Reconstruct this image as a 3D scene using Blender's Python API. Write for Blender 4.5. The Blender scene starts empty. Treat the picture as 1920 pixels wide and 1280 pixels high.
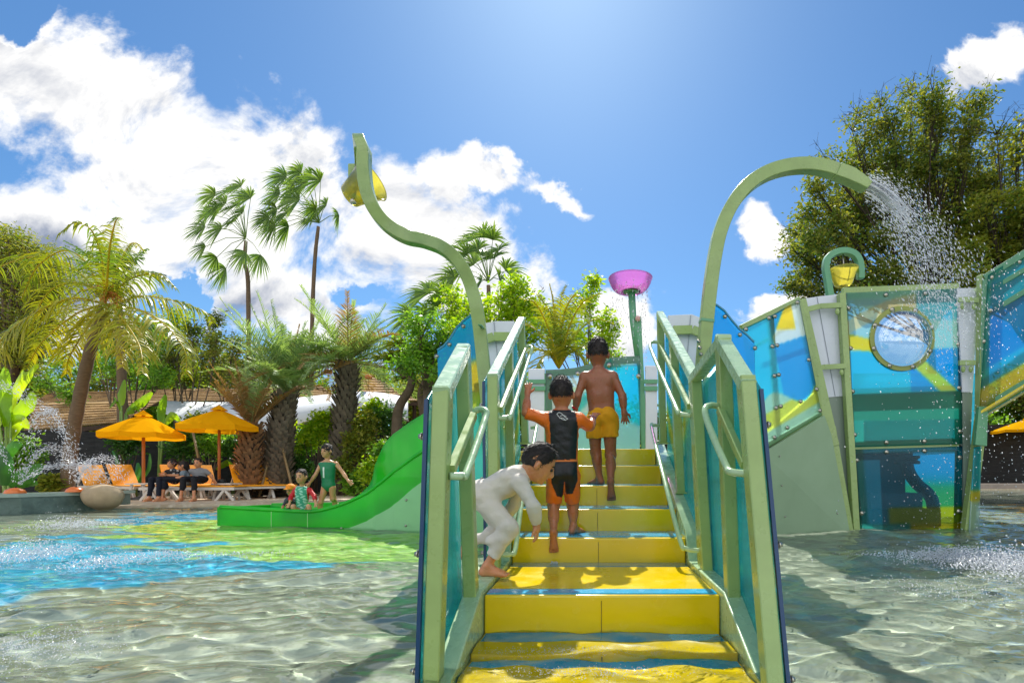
import bpy, math, random
import numpy as np
from mathutils import Vector, Matrix, Euler
R = math.radians
scene = bpy.context.scene
random.seed(7); rng = np.random.default_rng(7)

# ------------------------------------------------------------------ camera, sky, sun, exposure
EYE = 0.73                      # eye height over the water (z = 0)
cam_data = bpy.data.cameras.new('camera'); cam = bpy.data.objects.new('camera', cam_data)
scene.collection.objects.link(cam); scene.camera = cam
cam.location = (0, 0, EYE); cam.rotation_euler = (R(90), 0, 0)
cam_data.sensor_width = 36; cam_data.lens = 933/1920*36
cam_data.shift_x = -146/1920; cam_data.shift_y = 248/1920
cam_data.clip_start = 0.05; cam_data.clip_end = 3000

SUN_EL, SUN_AZ = 50.0, -3.0     # azimuth from +Y towards +X
sd = bpy.data.lights.new('sun', 'SUN'); sd.energy = 4.6; sd.angle = R(0.53); sd.color = (1.0, 0.95, 0.86)
sd.cycles.is_caustics_light = True      # sunlight focused by the water onto the pool floor
sun = bpy.data.objects.new('sun', sd); scene.collection.objects.link(sun)
sdir = Vector((math.sin(R(SUN_AZ))*math.cos(R(SUN_EL)), math.cos(R(SUN_AZ))*math.cos(R(SUN_EL)), math.sin(R(SUN_EL))))
sun.rotation_euler = sdir.to_track_quat('Z', 'Y').to_euler(); sun.location = (0, 10, 30)

scene.view_settings.view_transform = 'Standard'; scene.view_settings.look = 'None'
scene.view_settings.exposure = 0.50; scene.view_settings.gamma = 1.0
scene.cycles.max_bounces = 10; scene.cycles.transparent_max_bounces = 24
scene.cycles.diffuse_bounces = 4; scene.cycles.glossy_bounces = 4; scene.cycles.transmission_bounces = 6
scene.cycles.use_denoising = True; scene.cycles.sample_clamp_indirect = 6.0
scene.cycles.caustics_reflective = False; scene.cycles.caustics_refractive = True

class NT:
    """small helper over a node tree"""
    def __init__(s, nt): s.nt = nt; nt.nodes.clear()
    def n(s, t, props=None, **ins):
        x = s.nt.nodes.new(t)
        for k, v in (props or {}).items(): setattr(x, k, v)
        for k, v in ins.items():
            key = int(k[1:]) if k[0] == 'i' and k[1:].isdigit() else k.replace('_', ' ')
            s.set(x.inputs[key], v)
        return x
    def set(s, inp, v):
        if isinstance(v, bpy.types.NodeSocket): s.nt.links.new(v, inp)
        elif isinstance(v, bpy.types.Node): s.nt.links.new(v.outputs[0], inp)
        else: inp.default_value = v
    def m(s, op, a, b=0.0, c=None, clamp=False):
        x = s.n('ShaderNodeMath', {'operation': op, 'use_clamp': clamp}, i0=a, i1=b)
        if c is not None: s.set(x.inputs[2], c)
        return x.outputs[0]
    def mix(s, f, a, b, bt='MIX'):
        x = s.nt.nodes.new('ShaderNodeMix'); x.data_type = 'RGBA'; x.blend_type = bt
        s.set(x.inputs[0], f); s.set(x.inputs[6], a); s.set(x.inputs[7], b); return x.outputs[2]
    def noise(s, vec, scale, detail=4, rough=.5, dist=0.0):
        return s.n('ShaderNodeTexNoise', None, Vector=vec, Scale=scale, Detail=detail, Roughness=rough, Distortion=dist).outputs[0]
    def ramp(s, f, stops):
        x = s.n('ShaderNodeValToRGB', None, Fac=f); e = x.color_ramp.elements
        while len(e) < len(stops): e.new(0.5)
        for q, (p, c) in zip(e, stops): q.position = p; q.color = c if len(c) == 4 else (*c, 1)
        return x.outputs[0]
    def rng(s, v, a, b, c=0.0, d=1.0):
        return s.n('ShaderNodeMapRange', None, Value=v, i1=a, i2=b, i3=c, i4=d).outputs[0]

def C(h):
    h = h.lstrip('#'); v = [int(h[i:i+2], 16)/255 for i in (0, 2, 4)]
    return tuple(x/12.92 if x <= .04045 else ((x+.055)/1.055)**2.4 for x in v) + (1,)

world = bpy.data.worlds.new('World'); scene.world = world; world.use_nodes = True
W = NT(world.node_tree)
sky = W.n('ShaderNodeTexSky', {'sky_type': 'NISHITA', 'sun_disc': False, 'sun_elevation': R(SUN_EL), 'sun_rotation': R(SUN_AZ), 'air_density': 1.0, 'dust_density': 0.35, 'ozone_density': 1.6})
tc = W.n('ShaderNodeTexCoord').outputs['Generated']
sep = W.n('ShaderNodeSeparateXYZ', None, Vector=tc)
den = W.m('MAXIMUM', W.m('ABSOLUTE', sep.outputs[1]), 0.12)
U0 = W.m('DIVIDE', sep.outputs[0], den); V0 = W.m('DIVIDE', sep.outputs[2], den)
uv0 = W.n('ShaderNodeCombineXYZ', None, X=U0, Y=V0, Z=sep.outputs[1]).outputs[0]
wcol = W.n('ShaderNodeTexNoise', None, Vector=uv0, Scale=4.5, Detail=6.0, Roughness=.6).outputs[1]
wsp = W.n('ShaderNodeSeparateColor', None, Color=wcol)
U = W.m('ADD', U0, W.m('MULTIPLY', W.m('SUBTRACT', wsp.outputs[0], .5), .30)); V = W.m('ADD', V0, W.m('MULTIPLY', W.m('SUBTRACT', wsp.outputs[1], .5), .22))
uv = W.n('ShaderNodeMapping', None, Vector=uv0, Rotation=(0, 0, R(35)), Scale=(1, 1.25, 1)).outputs[0]
def blob(cu, cv, ru, rv, ang=0.0, amp=1.0):
    ca, sa = math.cos(ang), math.sin(ang)
    du = W.m('SUBTRACT', U, cu); dv = W.m('SUBTRACT', V, cv)
    a = W.m('DIVIDE', W.m('ADD', W.m('MULTIPLY', du, ca), W.m('MULTIPLY', dv, sa)), ru)
    b = W.m('DIVIDE', W.m('SUBTRACT', W.m('MULTIPLY', dv, ca), W.m('MULTIPLY', du, sa)), rv)
    r = W.m('SQRT', W.m('ADD', W.m('MULTIPLY', a, a), W.m('MULTIPLY', b, b)))
    return W.m('MULTIPLY', W.m('SUBTRACT', 1.0, r), amp)
def pb(px, py, rx, ry, ang=0.0, amp=1.0): return blob((px-1106)/933, (888-py)/933, rx/933, ry/933, ang, amp)
# cloud bank: everything below a falling line, plus single puffs (all in world directions)
line = W.m('SUBTRACT', W.m('MULTIPLY', W.m('SUBTRACT', W.m('MULTIPLY', U, -0.62), W.m('ADD', V, -0.335)), 1.0), 0.0)
line2 = W.m('MINIMUM', W.m('MULTIPLY', line, 2.8), 0.75)
parts_ = [pb(150, 170, 420, 150, R(-15), 1.1), pb(330, 330, 420, 170, R(-32), 1.1), pb(560, 380, 340, 150, R(-35), 1.05), pb(800, 470, 270, 120, R(-38), 1.0), pb(950, 520, 170, 100, R(-30), .9), pb(560, 560, 330, 110, 0, .7), pb(80, 520, 300, 200, 0, .8),
          pb(915, 320, 62, 26, R(-30), .62), pb(1030, 362, 62, 20, R(-5), .58), pb(850, 335, 34, 44, 0, .55), pb(1428, 430, 62, 48, R(-40), .95),
          pb(1460, 575, 90, 34, R(20), .8), pb(1810, 135, 100, 28, R(25), .5), pb(1910, 95, 34, 34, 0, .4), pb(1175, 620, 70, 90, R(-30), 1.0), pb(1120, 585, 60, 40, R(0), .5)]
# unseen sky behind the viewer: cumulus added and thickened to fill shaded sides
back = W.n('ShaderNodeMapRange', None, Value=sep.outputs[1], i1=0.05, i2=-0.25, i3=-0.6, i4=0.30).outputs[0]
acc = parts_[0]
for q in parts_[1:]: acc = W.m('SMOOTH_MAX', acc, q, 0.15)
holes = W.m('MAXIMUM', W.m('MAXIMUM', pb(330, 560, 90, 50, R(-20), 1.3), pb(20, 25, 110, 60, 0, 1.0)), pb(700, 560, 60, 22, 0, .5))
acc = W.m('SUBTRACT', acc, W.m('MULTIPLY', W.m('MAXIMUM', holes, 0.0), 1.6))
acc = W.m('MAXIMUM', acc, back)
n1 = W.noise(uv, 3.2, 9, .62, .35); n1b = W.noise(W.n('ShaderNodeVectorMath', {'operation': 'ADD'}, i0=uv, i1=(-0.015, 0.05, 0)).outputs[0], 3.2, 7, .62, .35)
n2 = W.noise(uv, 1.3, 4, .5, .2)
dens = W.m('ADD', W.m('MINIMUM', acc, .5), W.m('MULTIPLY', W.m('SUBTRACT', n1, .5), 2.5))
cov = W.n('ShaderNodeMapRange', {'interpolation_type': 'SMOOTHSTEP'}, Value=dens, i1=0.0, i2=0.42).outputs[0]
thick = W.n('ShaderNodeMapRange', {'interpolation_type': 'SMOOTHSTEP'}, Value=W.m('ADD', W.m('MINIMUM', acc, .55), W.m('MULTIPLY', W.m('SUBTRACT', n2, .5), 3.0)), i1=0.26, i2=0.95).outputs[0]
thick = W.m('MULTIPLY', thick, W.rng(U0, .1, -.15))
relief = W.m('MULTIPLY', W.m('SUBTRACT', n1, n1b), 2.6)
shade = W.m('ADD', W.m('SUBTRACT', 1.0, W.m('MULTIPLY', thick, 0.72)), relief, clamp=False)
shade = W.m('MINIMUM', W.m('MAXIMUM', shade, 0.25), 1.08)
ccol = W.mix(W.rng(shade, .25, 1.0), (.26, .31, .43, 1), (1.0, .99, .97, 1))
SKY = 0.078
hs = W.n('ShaderNodeHueSaturation', None, Saturation=1.12, Value=1.0, Fac=1.0, Color=sky)
skyc = W.mix(1.0, hs.outputs[0], (SKY*.74, SKY*1.04, SKY*1.22, 1), 'MULTIPLY')
lit = W.rng(sep.outputs[1], .1, -.3, .80, 1.45)      # unseen clouds behind the viewer brightened as fill for camera-facing sides
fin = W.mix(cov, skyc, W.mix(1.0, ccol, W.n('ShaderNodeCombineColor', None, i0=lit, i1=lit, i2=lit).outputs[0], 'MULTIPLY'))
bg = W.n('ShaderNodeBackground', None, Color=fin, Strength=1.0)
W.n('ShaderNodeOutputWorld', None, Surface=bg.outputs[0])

# ------------------------------------------------------------------ helpers
def P(px, py, d):
    """world point seen at photo pixel (px, py) at distance d along the view axis"""
    return Vector(((px-1106)/933*d, d, EYE + (888-py)/933*d))
def root(name, loc, label, cat, group=None, kind=None):
    o = bpy.data.objects.new(name, None); scene.collection.objects.link(o); o.location = loc
    o.empty_display_size = .2
    tag(o, label, cat, group, kind); return o
def tag(o, label=None, cat=None, group=None, kind=None):
    if label: o['label'] = label
    if cat: o['category'] = cat
    if group: o['group'] = group
    if kind: o['kind'] = kind
    return o
def from_np(name, verts, faces, mats, parent=None, smooth=False, origin=None, colors=None, fm=None):
    """verts Nx3 world coordinates; faces: Mx4 / Mx3 array or list; origin: location of the object"""
    verts = np.asarray(verts, dtype=np.float32)
    if parent is not None: org = np.array(world_loc(parent))
    else: org = np.array(origin if origin is not None else (verts.mean(0)[0], verts.mean(0)[1], verts[:, 2].min()))
    lv = verts - org.astype(np.float32)
    me = bpy.data.meshes.new(name)
    if isinstance(faces, np.ndarray):
        k = faces.shape[1]; me.vertices.add(len(lv)); me.vertices.foreach_set('co', lv.ravel())
        me.loops.add(faces.size); me.loops.foreach_set('vertex_index', faces.astype(np.int32).ravel())
        me.polygons.add(len(faces)); me.polygons.foreach_set('loop_start', np.arange(0, faces.size, k, dtype=np.int32))
        me.polygons.foreach_set('loop_total', np.full(len(faces), k, dtype=np.int32))
        me.update(calc_edges=True)
    else:
        me.from_pydata([tuple(v) for v in lv], [], faces); me.update()
    for m_ in (mats if isinstance(mats, (list, tuple)) else [mats]): me.materials.append(m_)
    if fm is not None: me.polygons.foreach_set('material_index', np.asarray(fm, dtype=np.int32))
    if smooth: me.polygons.foreach_set('use_smooth', np.ones(len(me.polygons), dtype=bool))
    if colors is not None:
        at = me.color_attributes.new('col', 'FLOAT_COLOR', 'POINT')
        c = np.ones((len(lv), 4), dtype=np.float32); cc = np.asarray(colors, dtype=np.float32); c[:, :cc.shape[1]] = cc
        at.data.foreach_set('color', c.ravel())
    o = bpy.data.objects.new(name, me); scene.collection.objects.link(o)
    if parent is not None: o.parent = parent
    else: o.location = org
    return o
def world_loc(o):
    v = Vector((0, 0, 0))
    while o is not None: v = v + o.location; o = o.parent
    return v
class MB:
    """collects shapes in world coordinates; build() makes ONE mesh object"""
    def __init__(s): s.v = []; s.f = []; s.m = []
    def add(s, vs, fs, mi=0):
        b = len(s.v); s.v += [tuple(x) for x in vs]; s.f += [tuple(b+i for i in f) for f in fs]; s.m += [mi]*len(fs); return s
    def beam(s, a, b, w, h, up=(0, 0, 1), mi=0, cham=0.0):
        a, b, up = Vector(a), Vector(b), Vector(up); d = (b-a).normalized(); x = d.cross(up)
        if x.length < 1e-4: x = d.cross(Vector((0, 1, 0)))
        x.normalize(); u = x.cross(d).normalized()
        if cham <= 0: pr = [(-1, -1), (1, -1), (1, 1), (-1, 1)]; pr = [(p*w/2, q*h/2) for p, q in pr]
        else:
            c = cham; pr = [(-w/2+c, -h/2), (w/2-c, -h/2), (w/2, -h/2+c), (w/2, h/2-c), (w/2-c, h/2), (-w/2+c, h/2), (-w/2, h/2-c), (-w/2, -h/2+c)]
        n = len(pr); vs = [a+x*p+u*q for p, q in pr]+[b+x*p+u*q for p, q in pr]
        fs = [(i, (i+1) % n, n+(i+1) % n, n+i) for i in range(n)]+[tuple(range(n))[::-1], tuple(range(n, 2*n))]
        return s.add(vs, fs, mi)
    def box(s, c, sz, mi=0, rz=0.0):
        cx, cy, cz = c; hx, hy, hz = sz[0]/2, sz[1]/2, sz[2]/2; ca, sa = math.cos(rz), math.sin(rz)
        vs = [(cx+x*hx*ca-y*hy*sa, cy+x*hx*sa+y*hy*ca, cz+z*hz) for z in (-1, 1) for x, y in ((-1, -1), (1, -1), (1, 1), (-1, 1))]
        return s.add(vs, [(3, 2, 1, 0), (4, 5, 6, 7), (0, 1, 5, 4), (1, 2, 6, 5), (2, 3, 7, 6), (3, 0, 4, 7)], mi)
    def tube(s, pts, r, n=10, mi=0, caps=True, close=False):
        pts = [Vector(p) for p in pts]; rs = r if isinstance(r, (list, tuple)) else [r]*len(pts)
        b = len(s.v); L = len(pts); prev = None
        for i, p in enumerate(pts):
            t = (pts[min(i+1, L-1)]-pts[max(i-1, 0)]).normalized()
            if prev is None: x = t.orthogonal().normalized()
            else: x = (prev-t*prev.dot(t)).normalized()
            prev = x; y = t.cross(x)
            for k in range(n):
                a = 2*math.pi*k/n; s.v.append(tuple(p+(x*math.cos(a)+y*math.sin(a))*rs[i]))
        for i in range(L-1):
            for k in range(n): s.f.append((b+i*n+k, b+i*n+(k+1) % n, b+(i+1)*n+(k+1) % n, b+(i+1)*n+k)); s.m.append(mi)
        if caps:
            s.f.append(tuple(b+k for k in range(n))[::-1]); s.f.append(tuple(b+(L-1)*n+k for k in range(n))); s.m += [mi, mi]
        return s
    def rect_sweep(s, pts, w, h, nrm, mi=0):
        """box-section swept along pts; nrm = direction of the h side (fixed vector), w in the plane"""
        pts = [Vector(p) for p in pts]; nrm = Vector(nrm).normalized(); b = len(s.v); L = len(pts)
        ws = w if isinstance(w, (list, tuple)) else [w]*L
        for i, p in enumerate(pts):
            t = (pts[min(i+1, L-1)]-pts[max(i-1, 0)]).normalized(); x = t.cross(nrm).normalized()
            for q, r_ in ((-1, -1), (1, -1), (1, 1), (-1, 1)): s.v.append(tuple(p+x*ws[i]/2*q+nrm*h/2*r_))
        for i in range(L-1):
            for k in range(4): s.f.append((b+i*4+k, b+i*4+(k+1) % 4, b+(i+1)*4+(k+1) % 4, b+(i+1)*4+k)); s.m.append(mi)
        s.f += [(b+3, b+2, b+1, b), tuple(b+(L-1)*4+k for k in range(4))]; s.m += [mi, mi]; return s
    def plate(s, poly, th, mi=0, off=None):
        """flat polygon (world points) given thickness th along its normal"""
        poly = [Vector(p) for p in poly]; n = Vector((0, 0, 0))
        for i in range(len(poly)): n += (poly[i]-poly[0]).cross(poly[(i+1) % len(poly)]-poly[0])
        n.normalize(); k = len(poly); o = n*(th/2 if off is None else off); a = [p-o for p in poly]; c = [p-o+n*th for p in poly]
        return s.add(a+c, [tuple(range(k))[::-1], tuple(range(k, 2*k))]+[(i, (i+1) % k, k+(i+1) % k, k+i) for i in range(k)], mi)
    def lathe(s, c, prof, n=24, mi=0, axis=None):
        c = Vector(c); b = len(s.v); L = len(prof)
        q = Vector(axis).to_track_quat('Z', 'Y').to_matrix() if axis is not None else Matrix.Identity(3)
        for r_, z in prof:
            for k in range(n):
                a = 2*math.pi*k/n; s.v.append(tuple(c+q @ Vector((r_*math.cos(a), r_*math.sin(a), z))))
        for i in range(L-1):
            for k in range(n): s.f.append((b+i*n+k, b+i*n+(k+1) % n, b+(i+1)*n+(k+1) % n, b+(i+1)*n+k)); s.m.append(mi)
        return s
    def ball(s, c, r, n=8, mi=0):
        rr = r if isinstance(r, (tuple, list)) else (r, r, r); b = len(s.v); m_ = n//2
        for i in range(m_+1):
            t = math.pi*i/m_
            for k in range(n):
                a = 2*math.pi*k/n; s.v.append((c[0]+rr[0]*max(math.sin(t), .02)*math.cos(a), c[1]+rr[1]*max(math.sin(t), .02)*math.sin(a), c[2]+rr[2]*math.cos(t)))
        for i in range(m_):
            for k in range(n): s.f.append((b+i*n+(k+1) % n, b+i*n+k, b+(i+1)*n+k, b+(i+1)*n+(k+1) % n)); s.m.append(mi)
        return s
    def build(s, name, mats, parent=None, smooth=False, origin=None, bevel=0.0, seg=2, auto=None):
        o = from_np(name, s.v, s.f, mats, parent, smooth, origin, fm=s.m)
        if bevel > 0:
            md = o.modifiers.new('bevel', 'BEVEL'); md.width = bevel; md.segments = seg; md.limit_method = 'ANGLE'; md.angle_limit = R(35); md.harden_normals = True
            o.data.polygons.foreach_set('use_smooth', np.ones(len(o.data.polygons), dtype=bool))
        elif auto:
            o.data.set_sharp_from_angle(angle=R(auto)); 
        return o
def catmull(pts, n=8):
    pts = [Vector(p) for p in pts]; q = [pts[0]*2-pts[1]]+pts+[pts[-1]*2-pts[-2]]; out = []
    for i in range(1, len(q)-2):
        for k in range(n):
            t = k/n; a, b, c, d = q[i-1], q[i], q[i+1], q[i+2]
            out.append(.5*((2*b)+(c-a)*t+(2*a-5*b+4*c-d)*t*t+(3*b-a-3*c+d)*t**3))
    out.append(pts[-1]); return out

# ------------------------------------------------------------------ materials
MATS = {}
def mat(name, col, rough=.5, metal=0.0, var=0.0, vscale=6.0, bump=0.0, bscale=40.0, sss=0.0, coat=0.0, col2=None, spec=.5, sheen=0.0, obj=True, stretch=None):
    if name in MATS: return MATS[name]
    m_ = bpy.data.materials.new(name); m_.use_nodes = True; N = NT(m_.node_tree)
    c = C(col) if isinstance(col, str) else col
    t = N.n('ShaderNodeTexCoord').outputs['Object']
    if stretch: t = N.n('ShaderNodeMapping', None, Vector=t, Scale=stretch).outputs[0]
    base = c
    if var or col2:
        f = N.rng(N.noise(t, vscale, 5, .6), .35, .68)
        c2 = (C(col2) if isinstance(col2, str) else col2) if col2 else tuple(x*(1-var) for x in c[:3])+(1,)
        base = N.mix(f, c, c2)
    b = N.n('ShaderNodeBsdfPrincipled', None, Base_Color=base, Roughness=rough, Metallic=metal)
    b.inputs['Specular IOR Level'].default_value = spec
    if coat: b.inputs['Coat Weight'].default_value = coat; b.inputs['Coat Roughness'].default_value = .08
    if sheen: b.inputs['Sheen Weight'].default_value = sheen
    if sss: b.inputs['Subsurface Weight'].default_value = sss; b.inputs['Subsurface Radius'].default_value = (.02, .008, .004)
    if var: N.set(b.inputs['Roughness'], N.rng(N.noise(t, vscale*2.3, 4), .3, .7, max(rough-.1, .02), min(rough+.12, 1)))
    if bump:
        bp = N.n('ShaderNodeBump', None, Height=N.noise(t, bscale, 4), Strength=min(bump, 1), Distance=.01); N.set(b.inputs['Normal'], bp)
    N.n('ShaderNodeOutputMaterial', None, Surface=b.outputs[0]); MATS[name] = m_; return m_
def leafmat(name, col, col2, trans=.45, rough=.45, gloss=.5, var_scale=1.2):
    """colour varies by the 'col' attribute (r = random per leaf) and a soft noise"""
    if name in MATS: return MATS[name]
    m_ = bpy.data.materials.new(name); m_.use_nodes = True; N = NT(m_.node_tree)
    at = N.n('ShaderNodeAttribute', {'attribute_name': 'col'})
    t = N.n('ShaderNodeTexCoord').outputs['Object']
    f = N.m('ADD', N.m('MULTIPLY', N.n('ShaderNodeSeparateColor', None, Color=at.outputs['Color']).outputs[0], .7), N.m('MULTIPLY', N.rng(N.noise(t, var_scale, 3), .3, .7), .3))
    base = N.mix(f, C(col), C(col2))
    b = N.n('ShaderNodeBsdfPrincipled', None, Base_Color=base, Roughness=rough); b.inputs['Specular IOR Level'].default_value = gloss
    tcol = N.mix(1.0, base, (1.5, 1.45, .6, 1), 'MULTIPLY')
    tr = N.n('ShaderNodeBsdfTranslucent', None, Color=tcol)
    mx = N.n('ShaderNodeMixShader', None, i0=trans, i1=b.outputs[0], i2=tr.outputs[0])
    N.n('ShaderNodeOutputMaterial', None, Surface=mx.outputs[0]); MATS[name] = m_; return m_
def tinted(name, col=None, alpha=.62, rough=.12, attr=False, gloss=.6, diff=.16):
    """coloured see-through plastic sheet"""
    if name in MATS: return MATS[name]
    m_ = bpy.data.materials.new(name); m_.use_nodes = True; N = NT(m_.node_tree)
    if attr: c = N.n('ShaderNodeAttribute', {'attribute_name': 'col'}).outputs['Color']
    else:
        c0 = C(col) if isinstance(col, str) else col
        t = N.n('ShaderNodeTexCoord').outputs['Object']; c = N.mix(N.noise(t, 3, 3), c0, tuple(x*.8 for x in c0[:3])+(1,))
    tr = N.n('ShaderNodeBsdfTransparent', None, Color=c)
    df = N.n('ShaderNodeBsdfDiffuse', None, Color=c); tl = N.n('ShaderNodeBsdfTranslucent', None, Color=c)
    a = N.n('ShaderNodeMixShader', None, i0=.8, i1=df.outputs[0], i2=tl.outputs[0])
    b = N.n('ShaderNodeMixShader', None, i0=diff, i1=tr.outputs[0], i2=a.outputs[0])
    g = N.n('ShaderNodeBsdfGlossy', None, Color=(1, 1, 1, 1), Roughness=rough)
    fr = N.n('ShaderNodeFresnel', None, IOR=1.4)
    mx = N.n('ShaderNodeMixShader', None, i0=N.m('MULTIPLY', fr.outputs[0], gloss), i1=b.outputs[0], i2=g.outputs[0])
    N.n('ShaderNodeOutputMaterial', None, Surface=mx.outputs[0]); MATS[name] = m_; return m_

GREEN = mat('pale green paint', '#97b06a', .32, var=.14, vscale=7, coat=.25)
GREEN2 = mat('sea green paint', '#5c9c74', .35, var=.08, coat=.2)
YEL = mat('wet yellow plastic', '#e6c400', .2, var=.06, vscale=4, bump=.12, bscale=9, coat=.35)
YELF = mat('yellow nosing', '#f2d414', .2, coat=.5)
BLUET = mat('blue tread mat', '#10a6da', .22, var=.15, vscale=8, coat=.4)
WHITE = mat('white panel', '#d4d9e6', .35, var=.04)
STEEL = mat('bolt steel', '#b9b4a6', .3, 1.0)
NAVY = mat('navy panel edge', '#123a63', .3)
# ------------------------------------------------------------------ setting: ground, pool, water, deck
def struct(o): o['kind'] = 'structure'; return o
def ground_mat(name, c1, c2, c3, scale, rough, bump, speck=None):
    m_ = bpy.data.materials.new(name); m_.use_nodes = True; N = NT(m_.node_tree)
    t = N.n('ShaderNodeTexCoord').outputs['Object']
    a = N.mix(N.rng(N.noise(t, scale, 6, .65), .35, .65), C(c1), C(c2))
    b = N.mix(N.rng(N.noise(t, scale*7, 4, .6), .48, .7), a, C(c3))
    if speck:
        v = N.n('ShaderNodeTexVoronoi', None, Vector=t, Scale=speck)
        b = N.mix(N.rng(v.outputs[0], 0.1, .7), b, N.mix(.4, b, (.9, .88, .8, 1)))
    p = N.n('ShaderNodeBsdfPrincipled', None, Base_Color=b, Roughness=rough)
    N.set(p.inputs['Normal'], N.n('ShaderNodeBump', None, Height=N.noise(t, scale*9, 5), Strength=bump, Distance=.02))
    N.n('ShaderNodeOutputMaterial', None, Surface=p.outputs[0]); return m_
soil = ground_mat('garden soil', '#4c4632', '#6c6b3c', '#3a3a22', 1.2, .95, .6)
stone = ground_mat('deck stone', '#c9b79d', '#b39f84', '#ddd0bb', .9, .6, .15)
struct(from_np('ground', [(-400, -100, -.6), (400, -100, -.6), (400, 700, -.6), (-400, 700, -.6)], [(0, 1, 2, 3)], soil))
# pool floor with its painted blue and green areas (paint keeps to its own shapes)
pf = bpy.data.materials.new('pool floor'); pf.use_nodes = True; N = NT(pf.node_tree)
geo = N.n('ShaderNodeNewGeometry'); pos = geo.outputs['Position']
wob = N.n('ShaderNodeTexNoise', None, Vector=N.n('ShaderNodeMapping', None, Vector=pos, Scale=(.8, 2.6, 1)).outputs[0], Scale=1.9, Detail=5.0).outputs[1]
wv = N.n('ShaderNodeVectorMath', {'operation': 'SCALE'}, i0=N.n('ShaderNodeVectorMath', {'operation': 'SUBTRACT'}, i0=wob, i1=(.5, .5, .5)).outputs[0], Scale=.9).outputs[0]
pp = N.n('ShaderNodeVectorMath', {'operation': 'ADD'}, i0=pos, i1=wv).outputs[0]
sp = N.n('ShaderNodeSeparateXYZ', None, Vector=pp)
n_a = N.rng(N.noise(N.n('ShaderNodeMapping', None, Vector=pos, Scale=(1, 2.2, 1)).outputs[0], 2.2, 7, .7), .3, .7)
n_b = N.rng(N.noise(N.n('ShaderNodeMapping', None, Vector=pos, Scale=(1, 1.6, 1)).outputs[0], 7, 5, .6), .35, .65)
stn = N.mix(n_a, C('#7b8577'), C('#b5bcaa')); stn = N.mix(N.m('MULTIPLY', n_b, .35), stn, C('#77745f'))

msk = N.n('ShaderNodeSeparateColor', None, Color=N.n('ShaderNodeAttribute', {'attribute_name': 'col'}).outputs['Color'])
base = N.mix(msk.outputs[0], stn, N.mix(n_b, C('#009cd4'), C('#1cc0e6'))); base = N.mix(msk.outputs[1], base, N.mix(n_b, C('#93cc4c'), C('#c4e683')))
b_ = N.n('ShaderNodeBsdfPrincipled', None, Base_Color=base, Roughness=.6)
N.n('ShaderNodeOutputMaterial', None, Surface=b_.outputs[0])
def inpoly(x, y, poly):
    r = np.zeros(x.shape, bool); n = len(poly)
    for i in range(n):
        (x1, y1), (x2, y2) = poly[i], poly[i-1]; r ^= ((y1 > y) != (y2 > y)) & (x < (x2-x1)*(y-y1)/(y2-y1+1e-12)+x1)
    return r
def floor_pts(l): return [((x-1106)/933*(EYE*933/(y-888)+.2), EYE*933/(y-888)+.2) for x, y in l]
pb_ = floor_pts([(-420, 1190), (-200, 1160), (0, 1128), (120, 1112), (200, 1100), (330, 1088), (440, 1076), (560, 1068), (650, 1058), (560, 1050), (470, 1035), (420, 1010), (440, 985), (430, 962), (330, 962), (230, 966), (190, 974), (215, 985), (180, 1000), (90, 1012), (0, 1024), (-200, 1040), (-420, 1060)])
pg_ = floor_pts([(238, 984), (300, 978), (420, 975), (520, 985), (640, 994), (812, 1006), (900, 1015), (890, 1034), (812, 1046), (740, 1051), (650, 1055), (560, 1047), (480, 1046), (430, 1052), (400, 1040), (360, 1020), (300, 1014), (260, 1004)])
xs = np.concatenate([np.linspace(-45, -13, 20), np.linspace(-12.9, .4, 330), np.linspace(1, 45, 20)]); ys = np.concatenate([np.linspace(-8, 3.2, 10), np.linspace(3.3, 13, 300), np.linspace(13.2, 24, 16)])
X, Y = np.meshgrid(xs, ys); wv_ = np.clip(Y/7, .3, 1.3)
DX = .5*wv_*np.sin(Y*7+np.sin(X*1.3)*2)*np.sin(Y*3.1+1)+.30*wv_*np.sin(Y*17+X*.9)*np.sin(X*1.7+Y*2)+.12*np.sin(Y*31+X*2); DY = .10*np.sin(X*3+Y*2)*wv_+.05*np.sin(X*9+Y*5)
mb_ = inpoly(X+DX, Y+DY, pb_); mg_ = inpoly(X+DX*1.2+.1, Y+DY, pg_); colr = np.zeros(X.shape+(3,)); colr[..., 0] = mb_; colr[..., 1] = mg_
for _ in range(1): colr[1:-1, 1:-1] = (colr[1:-1, 1:-1]*4+colr[:-2, 1:-1]+colr[2:, 1:-1]+colr[1:-1, :-2]+colr[1:-1, 2:])/8
nx, ny = len(xs), len(ys); ii = np.arange((ny-1)*(nx-1)); q = (ii//(nx-1))*nx+ii % (nx-1)
fo = struct(from_np('pool_floor', np.stack([X, Y, np.full(X.shape, -.2)], -1).reshape(-1, 3), np.stack([q, q+1, q+nx+1, q+nx], 1), pf, origin=(0, 0, -.2), colors=colr.reshape(-1, 3)))
fo.cycles.is_caustics_receiver = True

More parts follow.
